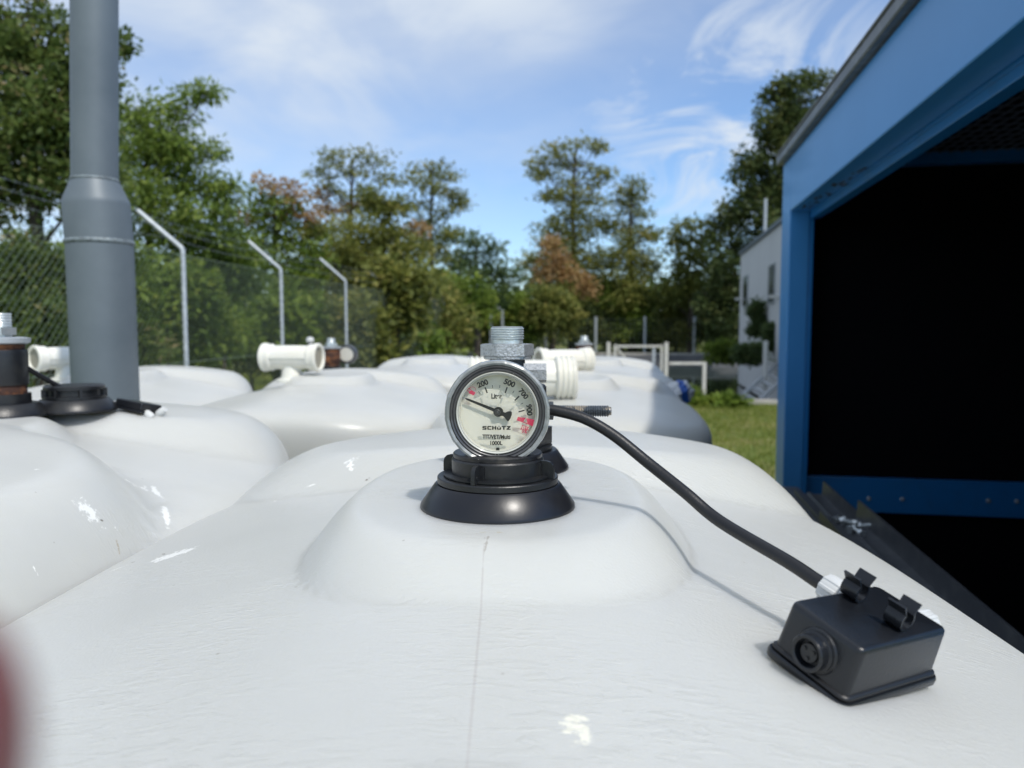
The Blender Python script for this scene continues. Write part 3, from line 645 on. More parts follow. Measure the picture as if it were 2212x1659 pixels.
# socket on the -x face
ST = BT @ axes((-bw * 1.0, -.001, -bh * .52), (0, -1, 0), (0, 0, 1), (-1, 0, 0))
g = MB(); g.lathe([(.0122, -.002), (.0122, .0012), (.0116, .0020), (.0108, .0022), (.0108, .0036), (.0100, .0042), (.0095, .0044), (.0095, .0095), (.0090, .0102), (.0078, .0102), (.0072, .0096), (.0068, .0050), (.002, .0050)], ST, 56)
sk = g.build('socket', M['boxblack'], box, angle=28)
g = MB()
g.lathe([(.0052, .0048), (.0052, .0076), (.0048, .0080), (.001, .0080)], ST, 40)
for a in (35, 155, 275):
    g.lathe([(.0011, .0079), (.0011, .0088), (.0006, .0088)], ST @ TR((.0030 * math.cos(R(a)), .0030 * math.sin(R(a)), 0)), 12)
g.build('socket_insert', M['black'], sk)
for y_ in (.0155, -.0120):
    g = MB(); T = BT @ TR((.0045, y_, .0062)) @ Matrix.Rotation(R(90), 4, 'X')
    arc = [R(a) for a in range(-225, 46, 15)]
    ro, ri = .0062, .0048
    ptsl = [(ro * math.cos(a), ro * math.sin(a)) for a in arc] + [(ro + .0020, .0092), (ro + .0005, .0096), (ri * math.cos(arc[-1]), ri * math.sin(arc[-1]))] + [(ri * math.cos(a), ri * math.sin(a)) for a in reversed(arc[1:-1])] + [(ri * math.cos(arc[0]), ri * math.sin(arc[0])), (-ro - .0005, .0096), (-ro - .0020, .0092)]
    g.poly(ptsl, -.0052, .0052, T); g.build('clip', M['boxblack'], box, angle=35)
def gland(base, dirv, name='cable_gland'):
    T = axes(base, *(lambda z, x: (x, z.cross(x), z))(dirv, dirv.orthogonal().normalized()))
    g = MB(); g.lathe([(.0078, -.001), (.0078, .0030), (.0066, .0032), (.0066, .0055), (.0084, .0058), (.0088, .0070), (.0088, .0140), (.0080, .0170), (.0062, .0182), (.0030, .0184)], T, 72, fr=lambda a: 1 + .035 * (1 if math.sin(a * 9) > .2 else -1))
    return g.build(name, M['white_pl'], box, angle=30)
A1 = BT @ Vector((.0165, bl * 1.0, -bh * .30)); gdir = BY.copy()
gl1 = gland(A1, gdir)
A2 = BT @ Vector((bw * 1.0 - .0045, -.006, -bh * .34)); gland(A2, BX)
# cable
end = A1 + gdir * .018
def catmull(ps, k=10):
    ps = [ps[0] * 2 - ps[1]] + ps + [ps[-1] * 2 - ps[-2]]; o_ = []
    for i in range(1, len(ps) - 2):
        for j in range(k):
            t = j / k; a, b, c, d = ps[i - 1:i + 3]
            o_.append(.5 * ((2 * b) + (c - a) * t + (2 * a - 5 * b + 4 * c - d) * t * t + (3 * b - a - 3 * c + d) * t ** 3))
    o_.append(ps[-2]); return o_
cpx = [(1165, 884, .602), (1200, 887, .600), (1262, 904, .595), (1325, 940, .588), (1400, 1000, .575), (1480, 1064, .553), (1555, 1126, .532)]
pts = catmull([P(*c) for c in cpx] + [end + gdir * .028, end + gdir * .008, end - gdir * .004])
g = MB(); g.tube(pts, .0044, 20); tag(g.build('sensor_cable', M['rubber'], loc=pts[0]), 'thick black cable running from the dial gauge down to the junction box', 'cable')

# ------------------------------------------------------------------ pipe tees
def make_tee(loc, L_, r_, label, rz, hub=True, ribs=0):
    t = thing('pipe_tee', loc, label, 'pipe tee', 'white plastic pipe tees on the tanks', rz)
    T = TR((0, 0, 0)) @ Matrix.Rotation(R(90), 4, 'Y'); h = L_ / 2
    g = MB(); g.lathe([(r_ * .86, -h * .72), (r_ * .90, -h * .3), (r_ * .90, h * .3), (r_ * .86, h * .72)], T, 48)
    g.lathe([(r_ * .80, -r_ * 1.55), (r_ * .70, -r_ * 1.0), (r_ * .62, -r_ * .5), (r_ * .6, 0)], None or Matrix.Identity(4), 40)
    g.box((0, -r_ * .90, 0), (L_ * .66, .004, .006)); g.build('tee_body', M['pvc'], t, world=False)
    for s_ in (-1, 1):
        g = MB(); a = .62 * h
        prof = [(r_ * .88, a), (r_ * 1.0, a + .006), (r_ * 1.0, h * .86), (r_ * 1.07, h * .88), (r_ * 1.07, h * .98), (r_ * 1.02, h), (r_ * .86, h), (r_ * .80, h - .004), (r_ * .80, a), ]
        if ribs:
            prof = [(r_ * .9, a)]
            for k in range(ribs):
                q = a + (h - a) * k / ribs; dq = (h - a) / ribs; prof += [(r_ * 1.0, q), (r_ * 1.08, q + dq * .25), (r_ * 1.08, q + dq * .55), (r_ * 1.0, q + dq * .8)]
            prof += [(r_ * .98, h), (r_ * .84, h), (r_ * .8, a)]
        g.lathe([(r, z * s_) for r, z in prof], T, 48, close=True); g.build('socket_end', M['pvc'], t, world=False)
        g = MB(); g.lathe([(r_ * .79, s_ * (h - .008)), (r_ * .74, s_ * (h - .012)), (r_ * .70, s_ * (h - .014)), (r_ * .66, s_ * h * .74), (r_ * .3, s_ * h * .73)], T, 32); g.build('bore', M['dark_hole'], t, world=False)
    g = MB(); g.lathe([(r_ * 1.15, -r_ * 1.85), (r_ * 1.15, -r_ * 1.62), (r_ * .85, -r_ * 1.55)], Matrix.Identity(4), 40); g.build('base_collar', M['pvc'], t, world=False)
    return t
make_tee(P(630, 772, 2.70), .208, .047, 'white pipe tee on the tank left of the gauge, seen from the side', R(-9))
make_tee(P(140, 773, 2.95), .230, .047, 'white pipe tee showing its open end beside the grey vent pipe', R(58))
make_tee(P(1128, 818, 2.20), .305, .0600, 'large ribbed white pipe tee right behind the dial gauge', R(4), ribs=4)
make_tee(P(1218, 779, 3.05), .232, .049, 'white pipe tee seen above the ribbed one, right of the gauge', R(24))

# ------------------------------------------------------------------ left tank fittings
def riser2(cx, cy, zbase, label, s=1.0, rust=True, ysc=1.0):
    t = thing('riser_fitting', (cx, cy, zbase), label, 'pipe fitting', 'black risers with metal nipples on the tanks'); T = TR((cx, cy, zbase))
    g = MB(); cone_ring(g, (cx, cy, zbase), s); g.lathe([(.038 * s, .0186), (.038 * s, .034), (.03, .034)], T, 48); g.build('base_ring', M['black'], t)
    g = MB(); g.lathe([(.033 * s, .032), (.033 * s, .050), (.031 * s, .052), (.02, .052)], T, 40); g.build('rust_band', M['rust'], t)
    g = MB(); g.lathe([(.035 * s, .048), (.036 * s, .052), (.036 * s, .100), (.035 * s, .104), (.02, .104)], T, 48); g.build('riser_body', M['black'] if rust else M['rust'], t)
    g = MB(); g.lathe([(.032 * s, .104), (.033 * s, .112), (.02, .114)], T, 40); g.build('rust_ring', M['rust'], t)
    g = MB(); g.lathe([(.036 * s, .113), (.040 * s, .115), (.041 * s, .122), (.03 * s, .124), (.014, .124)], T, 48)
    g.build('top_plate', M['galv'], t)
    g = MB(); g.lathe([(.016 * s, .123), (.016 * s, .128)], T, 32); g.poly(hexprof(.024 * s), .127, .139, T); thread(g, None, .0165 * s, .139, .160, .0045, T, 32); g.build('threaded_nipple', M['zinc'], t, angle=30)
    return t
c = P(8, 880, 1.22); r1 = riser2(c.x, 1.22, ZP, 'black riser with rusty bands and metal nipple at the left edge', 1.02)
cc = P(133, 880, 1.26); zc = ZP
lid = thing('screw_lid', (cc.x, 1.30, zc), 'flat black screw lid beside the rusty-banded riser on the left tank', 'screw lid')
T = TR((cc.x, 1.30, zc))
g = MB(); cone_ring(g, (cc.x, 1.30, zc), 1.06); g.build('base_ring', M['black'], lid)
g = MB(); g.lathe([(.048, .019), (.048, .024), (.042, .0245), (.042, .034), (.0465, .035), (.0465, .040), (.044, .042), (.01, .0425)], T, 64, fr=None); g.build('cap', M['black'], lid)
for a in (-140, -95, -50, 20, 90, 160):
    g = MB(); g.box((.0455, 0, .029), (.008, .004, .014), T @ Matrix.Rotation(R(a), 4, 'Z')); g.build('lug', M['black'], lid)
pts = catmull([P(40, 783, 1.22), P(80, 808, 1.25), P(130, 836, 1.28), P(175, 862, 1.30), P(220, 872, 1.33), P(262, 872, 1.36)]); g = MB(); g.tube(pts, .0042, 12)
tag(g.build('sensor_cable', M['rubber'], loc=pts[0]), 'thin black cable crossing in front of the grey vent pipe foot', 'cable')
bx2 = thing('junction_box', P(298, 882, 1.36), 'small black box tipped over the edge of the left splashed tank', 'junction box')
a, b_ = P(262, 868, 1.36), P(338, 884, 1.33); t = (b_ - a).normalized(); up = Vector((0, .2, 1)); sd_ = up.cross(t).normalized(); up = t.cross(sd_)
T = axes((a + b_) / 2, t, -sd_, up) if False else axes((a + b_) / 2, t, sd_, up)
g = MB(); g.box((0, 0, 0), (.060, .045, .014), T); g.build('body', M['boxblack'], bx2, bevel=(.002, 2))
g = MB(); g.box((0, 0, -.009), (.064, .049, .004), T); g.build('lid', M['boxblack'], bx2, bevel=(.001, 2))
for dx_, dz_, an in ((.036, -.012, 20), (.045, -.004, -40)):
    g = MB(); TT = T @ TR((dx_, -.008 if an > 0 else .008, dz_)) @ Matrix.Rotation(R(90 + an), 4, 'Y'); g.lathe([(.006, -.008), (.0068, -.006), (.0068, .004), (.005, .010), (.003, .010)], TT, 24); g.build('cable_gland', M['white_pl'], bx2)
# background risers
p_ = P(716, 790, 3.55); zt_ = surf(-.44, 4.20, p_.x, 3.75)
r3 = riser2(p_.x, 3.55, P(716, 806, 3.55).z, 'rusty brown riser standing behind the left pipe tee', 1.15, rust=False)
sg = thing('level_gauge', P(752, 765, 3.62), 'small dark round gauge seen from behind the rusty riser', 'level gauge')
g = MB(); T = axes(P(750, 765, 3.62), (1, 0, 0), (0, 0, 1), Vector((-.5, -1, 0)).normalized()); g.lathe([(.040, -.02), (.044, -.01), (.044, .008), (.036, .010), (.036, .004), (.01, .004)], T, 40); g.build('housing', M['gasket'], sg)
g = MB(); g.lathe([(.034, .0045), (.034, .0055)], T, 32); g.build('dial', M['dial'], sg)
g = MB(); c = P(752, 800, 3.62); g.lathe([(.065, -.03), (.05, -.008), (.045, .0), (.01, .0)], TR(c), 32); g.build('base_ring', M['black'], sg)
kb = thing('knob', P(668, 742, 2.95), 'small white round knob on a black stem behind the left pipe tee', 'knob')
g = MB(); T = TR(P(670, 735, 2.95)); g.lathe([(.002, -.012), (.012, -.010), (.0155, 0), (.012, .010), (.002, .0135)], T, 24); g.build('ball', M['white_pl'], kb)
g = MB(); g.lathe([(.03, -.07), (.03, -.022), (.010, -.018), (.008, -.008)], T, 24); g.build('stem', M['black'], kb)
p_ = P(1262, 760, 4.0); r4 = riser2(p_.x, 4.0, P(1262, 745, 4.0).z - .115, 'grey metal riser nipple rising beyond the right pipe tee', 1.15, rust=False)
# bag on the far right tank
bag = thing('plastic_bag', P(1466, 846, 3.2), 'crumpled blue and white plastic bag lying on a far tank', 'bag')
bm = bmesh.new(); bmesh.ops.create_icosphere(bm, subdivisions=4, radius=1)
for v in bm.verts:
    d = v.co.normalized(); k = 1 + .16 * math.sin(5 * d.x + 3 * d.y) * math.cos(4 * d.z + 2) + .06 * math.sin(13 * d.x - 9 * d.z)
    k += .05 * math.sin(23 * d.y + 11 * d.x); v.co = Vector((d.x * .058 * k, d.y * .05 * k, d.z * .046 * k))
me = bpy.data.meshes.new('bag_body'); 
for f in bm.faces:
    c_ = f.calc_center_median(); f.material_index = 1 if (math.sin(c_.x * 62 + c_.z * 30 + .6) > .5) else 0; f.smooth = True
bm.to_mesh(me); bm.free(); me.materials.append(M['bagwhite']); me.materials.append(M['bagblue'])
o = bpy.data.objects.new('bag_body', me); col.objects.link(o); o.parent = bag; o.rotation_euler = (0, R(14), 0)

# ------------------------------------------------------------------ grey vent pipe
pd = 2.15; pc = P(225, 700, pd)
vp = thing('vent_pipe', (pc.x, pd, 0), 'thick grey steel vent pipe with a narrower upper part, at the left', 'vent pipe')
def zp(y): return P(0, y, pd).z
cxo = pc.x
def px_off(x, y): return P(x, y, pd).x - cxo
rl, ru = 66 / F * pd, 45.5 / F * pd
sh = px_off(208, 300)
g = MB(); g.tube([(cxo, pd, 0), (cxo - .003, pd, zp(530))], rl, 64); g.build('lower_pipe', M['pipe'], vp, angle=50)
g = MB(); g.tube([(cxo - .003, pd, zp(522)), (cxo - .008, pd, zp(446)), (cxo - .008, pd, zp(442)), (cxo - .009, pd, zp(434)), (cxo - .010, pd, zp(394)), (cxo - .010, pd, zp(388))], [rl, rl, rl * .995, rl * .975, ru * 1.04, ru * 1.005], 64); g.build('reducer', M['pipe'], vp, angle=60)
g = MB(); g.tube([(cxo - .010, pd, zp(390)), (cxo + .024, pd, zp(-350))], ru, 64); g.build('upper_pipe', M['pipe'], vp, angle=50)
for y_, r_, ox, hgt in ((524, rl, -.003, .008), (390, ru * 1.01, -.010, .005)):
    g = MB(); nn_ = 160
    for k in range(nn_):
        pass
    prof = [(r_ * .98, -hgt), (r_ + .0022, -hgt * .5), (r_ + .0032, 0), (r_ + .0020, hgt * .5), (r_ * .98, hgt)]
    ph = [random.uniform(0, 6) for _ in range(3)]
    g.lathe(prof, TR((cxo + ox, pd, zp(y_))), nn_, fr=lambda a: 1 + .006 * math.sin(31 * a + ph[0]) + .004 * math.sin(53 * a + ph[1])); g.build('weld_seam', M['weld'], vp, angle=60)

# ------------------------------------------------------------------ chain link fence with cranked posts
fence = thing('chain_link_fence', (-3.3, 7.8, 0), 'green chain link fence with cranked posts and barbed wire at the left', 'fence')
KH = .745
base = []
for kx, ky, bx_ in ((392, 540, 397), (606, 583, 606), (745, 608, 747)):
    d = F * KH / (704.5 - ky); base.append(P((kx + bx_) / 2, ky, d))
f0 = base[0] + (base[0] - base[1]) * 1.02 + Vector((.02, 0, 0)); base = [f0] + base
for k in range(3): base.append(base[-1] + (base[-1] - base[-2]) * .98 + Vector((.02, .05, 0)))
base = [f0 + (f0 - base[1]) * 1.0] + base
zk = EYE + KH
for i, p in enumerate(base):
    g = MB(); s_ = .024
    tip = Vector((p.x - .40, p.y - .05, zk + .36))
    g.tube([(p.x, p.y, 0), (p.x, p.y, zk - .01), (p.x - .012, p.y, zk + .012), tuple(tip)], s_, 10)
    g.build('post', M['galv'], fence, angle=50)
def lerp(a, b, t): return a + (b - a) * t
for tt in (.30, .66, .97):
    g = MB(); pl = [Vector((p.x - .40 * tt, p.y, zk + .36 * tt)) for p in base]; ps = []
    for i in range(len(pl) - 1):
        for k in range(12):
            u_ = k / 12; q = lerp(pl[i], pl[i + 1], u_); q.z -= .035 * 4 * u_ * (1 - u_); ps.append(q)
    g.tube(ps, .0022, 4)
    L0 = 0
    for q0, q1 in zip(ps[:-1], ps[1:]):
        nb = 2
        for k in range(nb):
            q = lerp(q0, q1, (k + .5) / nb); 
            for a in (Vector((.5, .6, 1)), Vector((-.6, .5, 1))): a = a.normalized() * .016; g.tube([q - a, q + a], .0013, 3)
    g.build('barbed_wire', M['barb'], fence, angle=60)
# chain link: two families of zig-zag wires along the posts' line
pl = base; cum = [0]
for i in range(len(pl) - 1): cum.append(cum[-1] + (Vector((pl[i + 1].x, pl[i + 1].y, 0)) - Vector((pl[i].x, pl[i].y, 0))).length)
def at_s(s):
    s = max(0, min(cum[-1], s))
    for i in range(len(cum) - 1):
        if s <= cum[i + 1]: return lerp(pl[i], pl[i + 1], (s - cum[i]) / (cum[i + 1] - cum[i]))
H_ = zk - .06; VV = []; FF = []
def seg(p, q, r_):
    t = (q - p).normalized(); u_ = t.orthogonal().normalized(); w_ = t.cross(u_); b0 = len(VV)
    for e_ in (p, q):
        for k in range(3): a = 2.0944 * k; VV.append(e_ + (u_ * math.cos(a) + w_ * math.sin(a)) * r_)
    for k in range(3): FF.append((b0 + k, b0 + (k + 1) % 3, b0 + 3 + (k + 1) % 3, b0 + 3 + k))
pit = .072; s0 = -H_
while s0 < cum[-1]:
    for sg_ in (1, -1):
        # wire: z goes 0..H while s goes s0..s0+H (or reversed)
        a_s, b_s = s0, s0 + H_
        cuts = [max(0, a_s)] + [c_ for c_ in cum if a_s < c_ < b_s and c_ > 0] + [min(cum[-1], b_s)]
        for u0, u1 in zip(cuts[:-1], cuts[1:]):
            if u1 - u0 < 1e-4: continue
            z0, z1 = (u0 - a_s), (u1 - a_s)
            if sg_ < 0: z0, z1 = H_ - z0, H_ - z1
            pa, pb = at_s(u0), at_s(u1); off = .0015 * sg_
            seg(Vector((pa.x + off, pa.y, z0)), Vector((pb.x + off, pb.y, z1)), .0017)
    s0 += pit
g = MB(); g.add(VV, FF); g.build('chain_link_mesh', M['wire'], fence, smooth=False)
g = MB()
for z_ in (zk - .06, EYE - .35): g.tube([(p.x + .02, p.y, z_) for p in pl], .0028, 6)
g.build('tension_wire', M['wire'], fence)
# ------------------------------------------------------------------ gate and low fence by the basin
gd = 17.0
gate = thing('gate', P(1380, 868, gd), 'white steel gate frame with a diagonal brace by the basin', 'gate')
gate.location.z = 0
zt = P(0, 742, gd).z; s_ = .075
def bar(g, a, b, w): g.tube([a, b], w / 2 * 1.25, 4)
def V3(x, z, d=gd): return Vector((P(x, 700, d).x, d, z))
for x in (1315, 1440): g = MB(); bar(g, V3(x, 0), V3(x, zt + .03), .085); g.build('gate_post', M['gatewhite'], gate)
g = MB(); zb = .12
for a, b in (((1330, zt - .06), (1430, zt - .06)), ((1330, zb), (1430, zb)), ((1329, zb - .04), (1329, zt - .02)), ((1430, zb - .04), (1430, zt - .02)), ((1333, zt - .10), (1426, zb + .02))):
    bar(g, V3(*a, gd + .02), V3(*b, gd + .02), .052)
g.build('gate_frame', M['gatewhite'], gate)
g = MB(); bar(g, V3(1413, .0, gd + 1.4), V3(1413, P(0, 752, gd + 1.4).z, gd + 1.4), .07); tag(g.build('fence_post', M['galv'], loc=V3(1413, 0, gd + 1.4)), 'thin grey post seen through the open gate frame', 'fence post')
lf = thing('low_fence', V3(1523, 0), 'low white rail fence joined to the right gate post', 'fence')
g = MB(); bar(g, V3(1523, 0), V3(1523, .96), .085); g.build('post', M['gatewhite'], lf)
g = MB(); bar(g, V3(1447, .93), V3(1521, .93), .07); g.build('rail', M['gatewhite'], lf)
def sgrid(name, m, parent, a, b, z0, z1, step, r_):
    g = MB(); n_ = int((b - a).length / step)
    for i in range(n_ + 1): q = lerp(a, b, i / n_); g.tube([(q.x, q.y, z0), (q.x, q.y, z1)], r_, 3, caps=False)
    k = int((z1 - z0) / step)
    for i in range(k + 1): z = z0 + (z1 - z0) * i / k; g.tube([(a.x, a.y, z), (b.x, b.y, z)], r_, 3, caps=False)
    return g.build(name, m, parent, smooth=False)
M['thinwire'] = mat('thin_grey_wire', (.10, .12, .11), .6)
sgrid('wire_mesh', M['thinwire'], lf, V3(1447, 0), V3(1521, 0), .05, .9, .07, .003)
for x, y, lab in ((783, 766, 'short grey post left of the rusty riser tank, by the bushes'), (925, 770, 'short grey post just left of the dial gauge'), (1302, 793, 'short grey post beside the left gate post')):
    d = 17.5 if x < 1000 else 18.5
    q = P(x, y, d); g = MB(); bar(g, Vector((q.x, d, 0)), Vector((q.x, d, q.z)), .09 if x < 1000 else .07)
    tag(g.build('fence_post', M['galv'], loc=(q.x, d, 0)), lab, 'fence post', 'short posts round the basin')
# far fence
ff = thing('far_fence', (6, 50, 0), 'wire fence with tall thin posts beyond the basin', 'fence')
fx = [860, 960, 1000, 1070, 1180, 1287, 1393, 1500, 1606]
for x in fx:
    q = P(x, 684 if x > 1100 else 672, 49.5); g = MB(); g.tube([(q.x, 49.5, 0), (q.x, 49.5, q.z)], .085, 6); g.build('post', M['galv'], ff)
for x in (1085, 1060):
    q = P(x, 672, 45); g = MB(); g.tube([(q.x, 45, 0), (q.x, 45, q.z), (q.x - .9, 45, q.z + .75)], .07, 6); g.build('cranked_post', M['galv'], ff)
sgrid('wire_mesh', M['thinwire'], ff, Vector((P(860, 700, 49.5).x, 49.5, 0)), Vector((P(1606, 700, 49.5).x, 49.5, 0)), .1, 2.2, .3, .010)
# ladders on the right bank of the basin
for k, (a, b_) in enumerate((((1604, 862), (1672, 796)), ((1634, 872), (1688, 824)))):
    pass
lad = thing('ladder', P(1640, 870, 19), 'white metal ladder leaning down the basin bank near the building', 'ladder')
g = MB(); A_, B_ = P(1606, 852, 18.6), P(1700, 768, 23.5); C_, D_ = P(1640, 866, 18.0), P(1722, 790, 22.0)
g.tube([A_, B_], .055, 8); g.tube([C_, D_], .055, 8); g.build('side_rail', M['galv'], lad)
for i in range(7):
    t_ = i / 6; g = MB(); g.tube([lerp(A_, B_, t_), lerp(C_, D_, t_)], .035, 6); g.build('rung', M['galv'], lad)

# ------------------------------------------------------------------ rendered building at the right
bl0 = P(1597, 700, 32); bl0.z = 0
bd = thing('building', bl0, 'light grey rendered building with small dark windows behind the container', 'building')
def Bq(t, w, z): return Vector((bl0.x, bl0.y, 0)) - U * t + W * w + Vector((0, 0, z))
hb = P(0, 552, 32).z
g = MB(); g.box((0, 0, hb / 2 - .3), (9, 16, hb + .6), axes(Bq(8, 4.5, 0), W, U, (0, 0, 1))); g.build('wall', M['render'], bd, smooth=False)
g = MB(); g.box((0, 0, hb + .07), (9.16, 16.16, .12), axes(Bq(8, 4.5, 0), W, U, (0, 0, 1))); g.build('roof', M['roofmat'], bd, smooth=False)
def px_t(x):  # distance along the wall towards the camera whose projection has this x
    k = (x - 1106) / F; return (bl0.x - k * bl0.y) / (U.x - k * U.y)
for x0, x1, ya, yb, louv in ((1604.5, 1613, 598, 660, False), (1660, 1671, 573, 637, True), (1660, 1671, 641, 652, True)):
    t0, t1 = px_t(x0), px_t(x1); tm = (t0 + t1) / 2; dm = (bl0 - U * tm).y; z1, z0 = P(0, ya, dm).z, P(0, yb, dm).z
    T = axes(Bq(tm, -.01, (z0 + z1) / 2), U, (0, 0, 1), -W)
    g = MB(); g.box((0, 0, 0), (abs(t1 - t0) + .12, z1 - z0 + .12, .06), T); w_ = g.build('window', M['galv'], bd, smooth=False)
    g = MB(); g.box((0, 0, .02), (abs(t1 - t0), z1 - z0, .05), T); g.build('pane', M['window'], w_, smooth=False)
    if louv:
        g = MB(); k = max(2, int((z1 - z0) / .12))
        for i in range(k): g.box((0, -(z1 - z0) / 2 + (i + .5) * (z1 - z0) / k, .055), (abs(t1 - t0), .03, .03), T)
        g.build('louver', M['roofmat'], w_, smooth=False)
for x, y in ((1593, 646), (1678, 641)):
    tm = px_t(max(x, 1599)); dm = (bl0 - U * tm).y; g = MB(); T = axes(Bq(tm, -.12, P(0, y, dm).z), W, U, (0, 0, 1)); g.box((0, 0, 0), (.26, .14, .10), T); g.build('wall_lamp', M['white_pl'], bd, bevel=(.02, 2))
mq = P(1654, 430, 27.5)
g = MB(); g.tube([(mq.x, mq.y, hb + .1), (mq.x, mq.y, mq.z - .0)], .055, 8); g.tube([(mq.x, mq.y, mq.z), (mq.x, mq.y, mq.z + .02)], .03, 6)
tag(g.build('roof_mast', M['galv'], loc=(mq.x, mq.y, hb)), 'thin mast on the roof of the grey building', 'mast')
q = P(1654, 740, 20.5); g = MB(); g.tube([(q.x, q.y, 0), (q.x, q.y, q.z)], .065, 10); g.lathe([(.075, 0), (.075, .05), (.01, .07)], TR((q.x, q.y, q.z - .02)), 12)
tag(g.build('vent_stub', M['white_pl'], loc=(q.x, q.y, 0)), 'white upright tube in front of the grey building', 'pipe')

# ------------------------------------------------------------------ blue container at the right
O = Vector((1.39, 3.90, 0))
ct = thing('blue_container', O, 'open blue steel container with a pitch black inside, at the right', 'container')
def Cx(s, w, z): return O - U * s + W * w + Vector((0, 0, z))         # s towards the camera, w into the container
def cbox(g, s0, s1, w0, w1, z0, z1): g.box((0, 0, 0), (w1 - w0, s1 - s0, z1 - z0), axes(Cx((s0 + s1) / 2, (w0 + w1) / 2, (z0 + z1) / 2), W, U, (0, 0, 1)))
SL = 3.15; FT, FB = EYE + .845, EYE + .573
g = MB(); cbox(g, .003, SL, 0, .094, FB, FT); g.build('fascia', M['blue'], ct, bevel=(.004, 2))
g = MB(); cbox(g, -.24, 0, 0, .094, .05, FT); g.build('corner_post', M['blue'], ct, bevel=(.004, 2))
g = MB(); cbox(g, .0, SL, .097, .145, FB - .040, FB + .10); g.build('inner_flange', M['blue_dirty'], ct, bevel=(.003, 2))
g = MB(); cbox(g, -.236, -.003, .0945, .118, .05, FB - .002); g.build('door_jamb', M['blue_dirty'], ct, bevel=(.003, 2))
g = MB(); cbox(g, -.16, -.12, .119, 2.5, EYE - .965, EYE - .785); g.build('cross_rail', M['blue_dirty'], ct, bevel=(.003, 2)).name = 'cross_rail'
rail = ct.children[-1]
for x in (1880, 1952, 2137, 2198):
    q = P(x, 1080 + (x - 1880) * .012, 3.95 - (x - 1745) * .00016 * 2); w_ = (q - O).dot(W)
    g = MB(); g.lathe([(.011, 0), (.011, .004), (.006, .008), (.001, .008)], axes(Cx(-.119, w_, q.z), W, (0, 0, 1), -U), 12); g.build('bolt', M['galv'], rail)
g = MB(); cbox(g, -.16, -.10, .15, 2.5, EYE + .80, EYE + .86); g.build('top_rail', M['blue_dirty'], ct)
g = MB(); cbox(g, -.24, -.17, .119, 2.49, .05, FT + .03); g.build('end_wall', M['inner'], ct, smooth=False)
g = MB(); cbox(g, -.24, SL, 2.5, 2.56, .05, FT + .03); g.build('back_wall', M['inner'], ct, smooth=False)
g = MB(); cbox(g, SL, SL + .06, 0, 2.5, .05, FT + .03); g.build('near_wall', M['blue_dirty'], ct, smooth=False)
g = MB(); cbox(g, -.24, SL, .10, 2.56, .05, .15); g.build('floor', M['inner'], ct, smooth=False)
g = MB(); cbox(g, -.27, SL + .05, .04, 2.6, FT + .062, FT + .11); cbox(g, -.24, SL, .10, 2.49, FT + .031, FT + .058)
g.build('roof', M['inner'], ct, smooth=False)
g = MB()
for i in range(int(2.3 / .05)): cbox(g, -.10, SL - .02, .16 + i * .05, .164 + i * .05, FT + .004, FT + .010)
for i in range(int(SL / .10)): cbox(g, -.09 + i * .10, -.084 + i * .10, .15, 2.45, FT + .0105, FT + .0165)
g.build('ceiling_grille', M['grille'], ct, smooth=False)
g = MB(); cbox(g, -.28, SL + .06, -.030, .03, FT + .006, FT + .050); cbox(g, -.28, SL + .06, -.036, .0, FT + .051, FT + .061); g.build('roof_edge', M['gutter'], ct, bevel=(.006, 2))
g = MB(); cbox(g, .01, SL, .0945, .0965, FB - .012, FB + .03)
g.build('seal_strip', M['blue_dirty'], ct)
# scuffs and peeling paint on the underside
M['peel'] = mat('exposed_dark_patch', (.05, .045, .04), .8, noise=(40, (.25, .22, .18), .55, .7))
g = MB()
for (s_, w_, l_) in ((1.02, .060, .12), (.80, .055, .14), (.74, .075, .06), (.52, .06, .10), (.40, .05, .07), (.28, .06, .06), (.15, .05, .08)):
    for k in range(5):
        ss = s_ + random.uniform(-.5, .5) * l_; ww = w_ + random.uniform(-.022, .022); a = random.uniform(.010, .030); b = random.uniform(.003, .008)
        pp = [(a * math.cos(t_) * random.uniform(.6, 1.2), b * math.sin(t_) * random.uniform(.5, 1.4)) for t_ in [i * math.pi / 4 for i in range(8)]]
        g.poly(pp, -.0025, -.0005 - k * .0002, axes(Cx(ss, ww, FB - .0005), U, W, (0, 0, 1)))
pp_ = g.build('peeled_paint', M['peel'], ct, smooth=False); pp_['kind'] = 'stuff'
# grey channel profile lying along the container's open side
ch = thing('grey_channel', Cx(1.4, -.02, 1.10), 'long grey metal channel lying along the open side of the container', 'metal channel')
def chan(s0, s1, w0, z):
    prof = [(0, 0), (.13, 0), (.13, .070), (.122, .070), (.120, .012), (.075, .012), (.070, .020), (.060, .020), (.055, .012), (.010, .012), (.010, .030), (0, .030)]
    g = MB(); g.poly(prof, 0, s1 - s0, axes(Cx(s0, w0, z), W, (0, 0, 1), -U)); return g
chan(1.34, 3.2, -.10, 1.09).build('channel', M['greyrail'], ch, smooth=False)
ch2 = thing('grey_channel', Cx(.5, -.02, 1.0), 'shorter dark grey channel leaning against the container corner', 'metal channel')
chan(.48, 1.30, -.03, .985).build('channel', M['greyrail'], ch2, smooth=False)
g = MB(); cbox(g, .3, 3.2, -.05, .02, .955, .990); tag(g.build('support_plank', M['greyrail'], smooth=False), 'dark plank carrying the grey channels beside the container', 'plank')
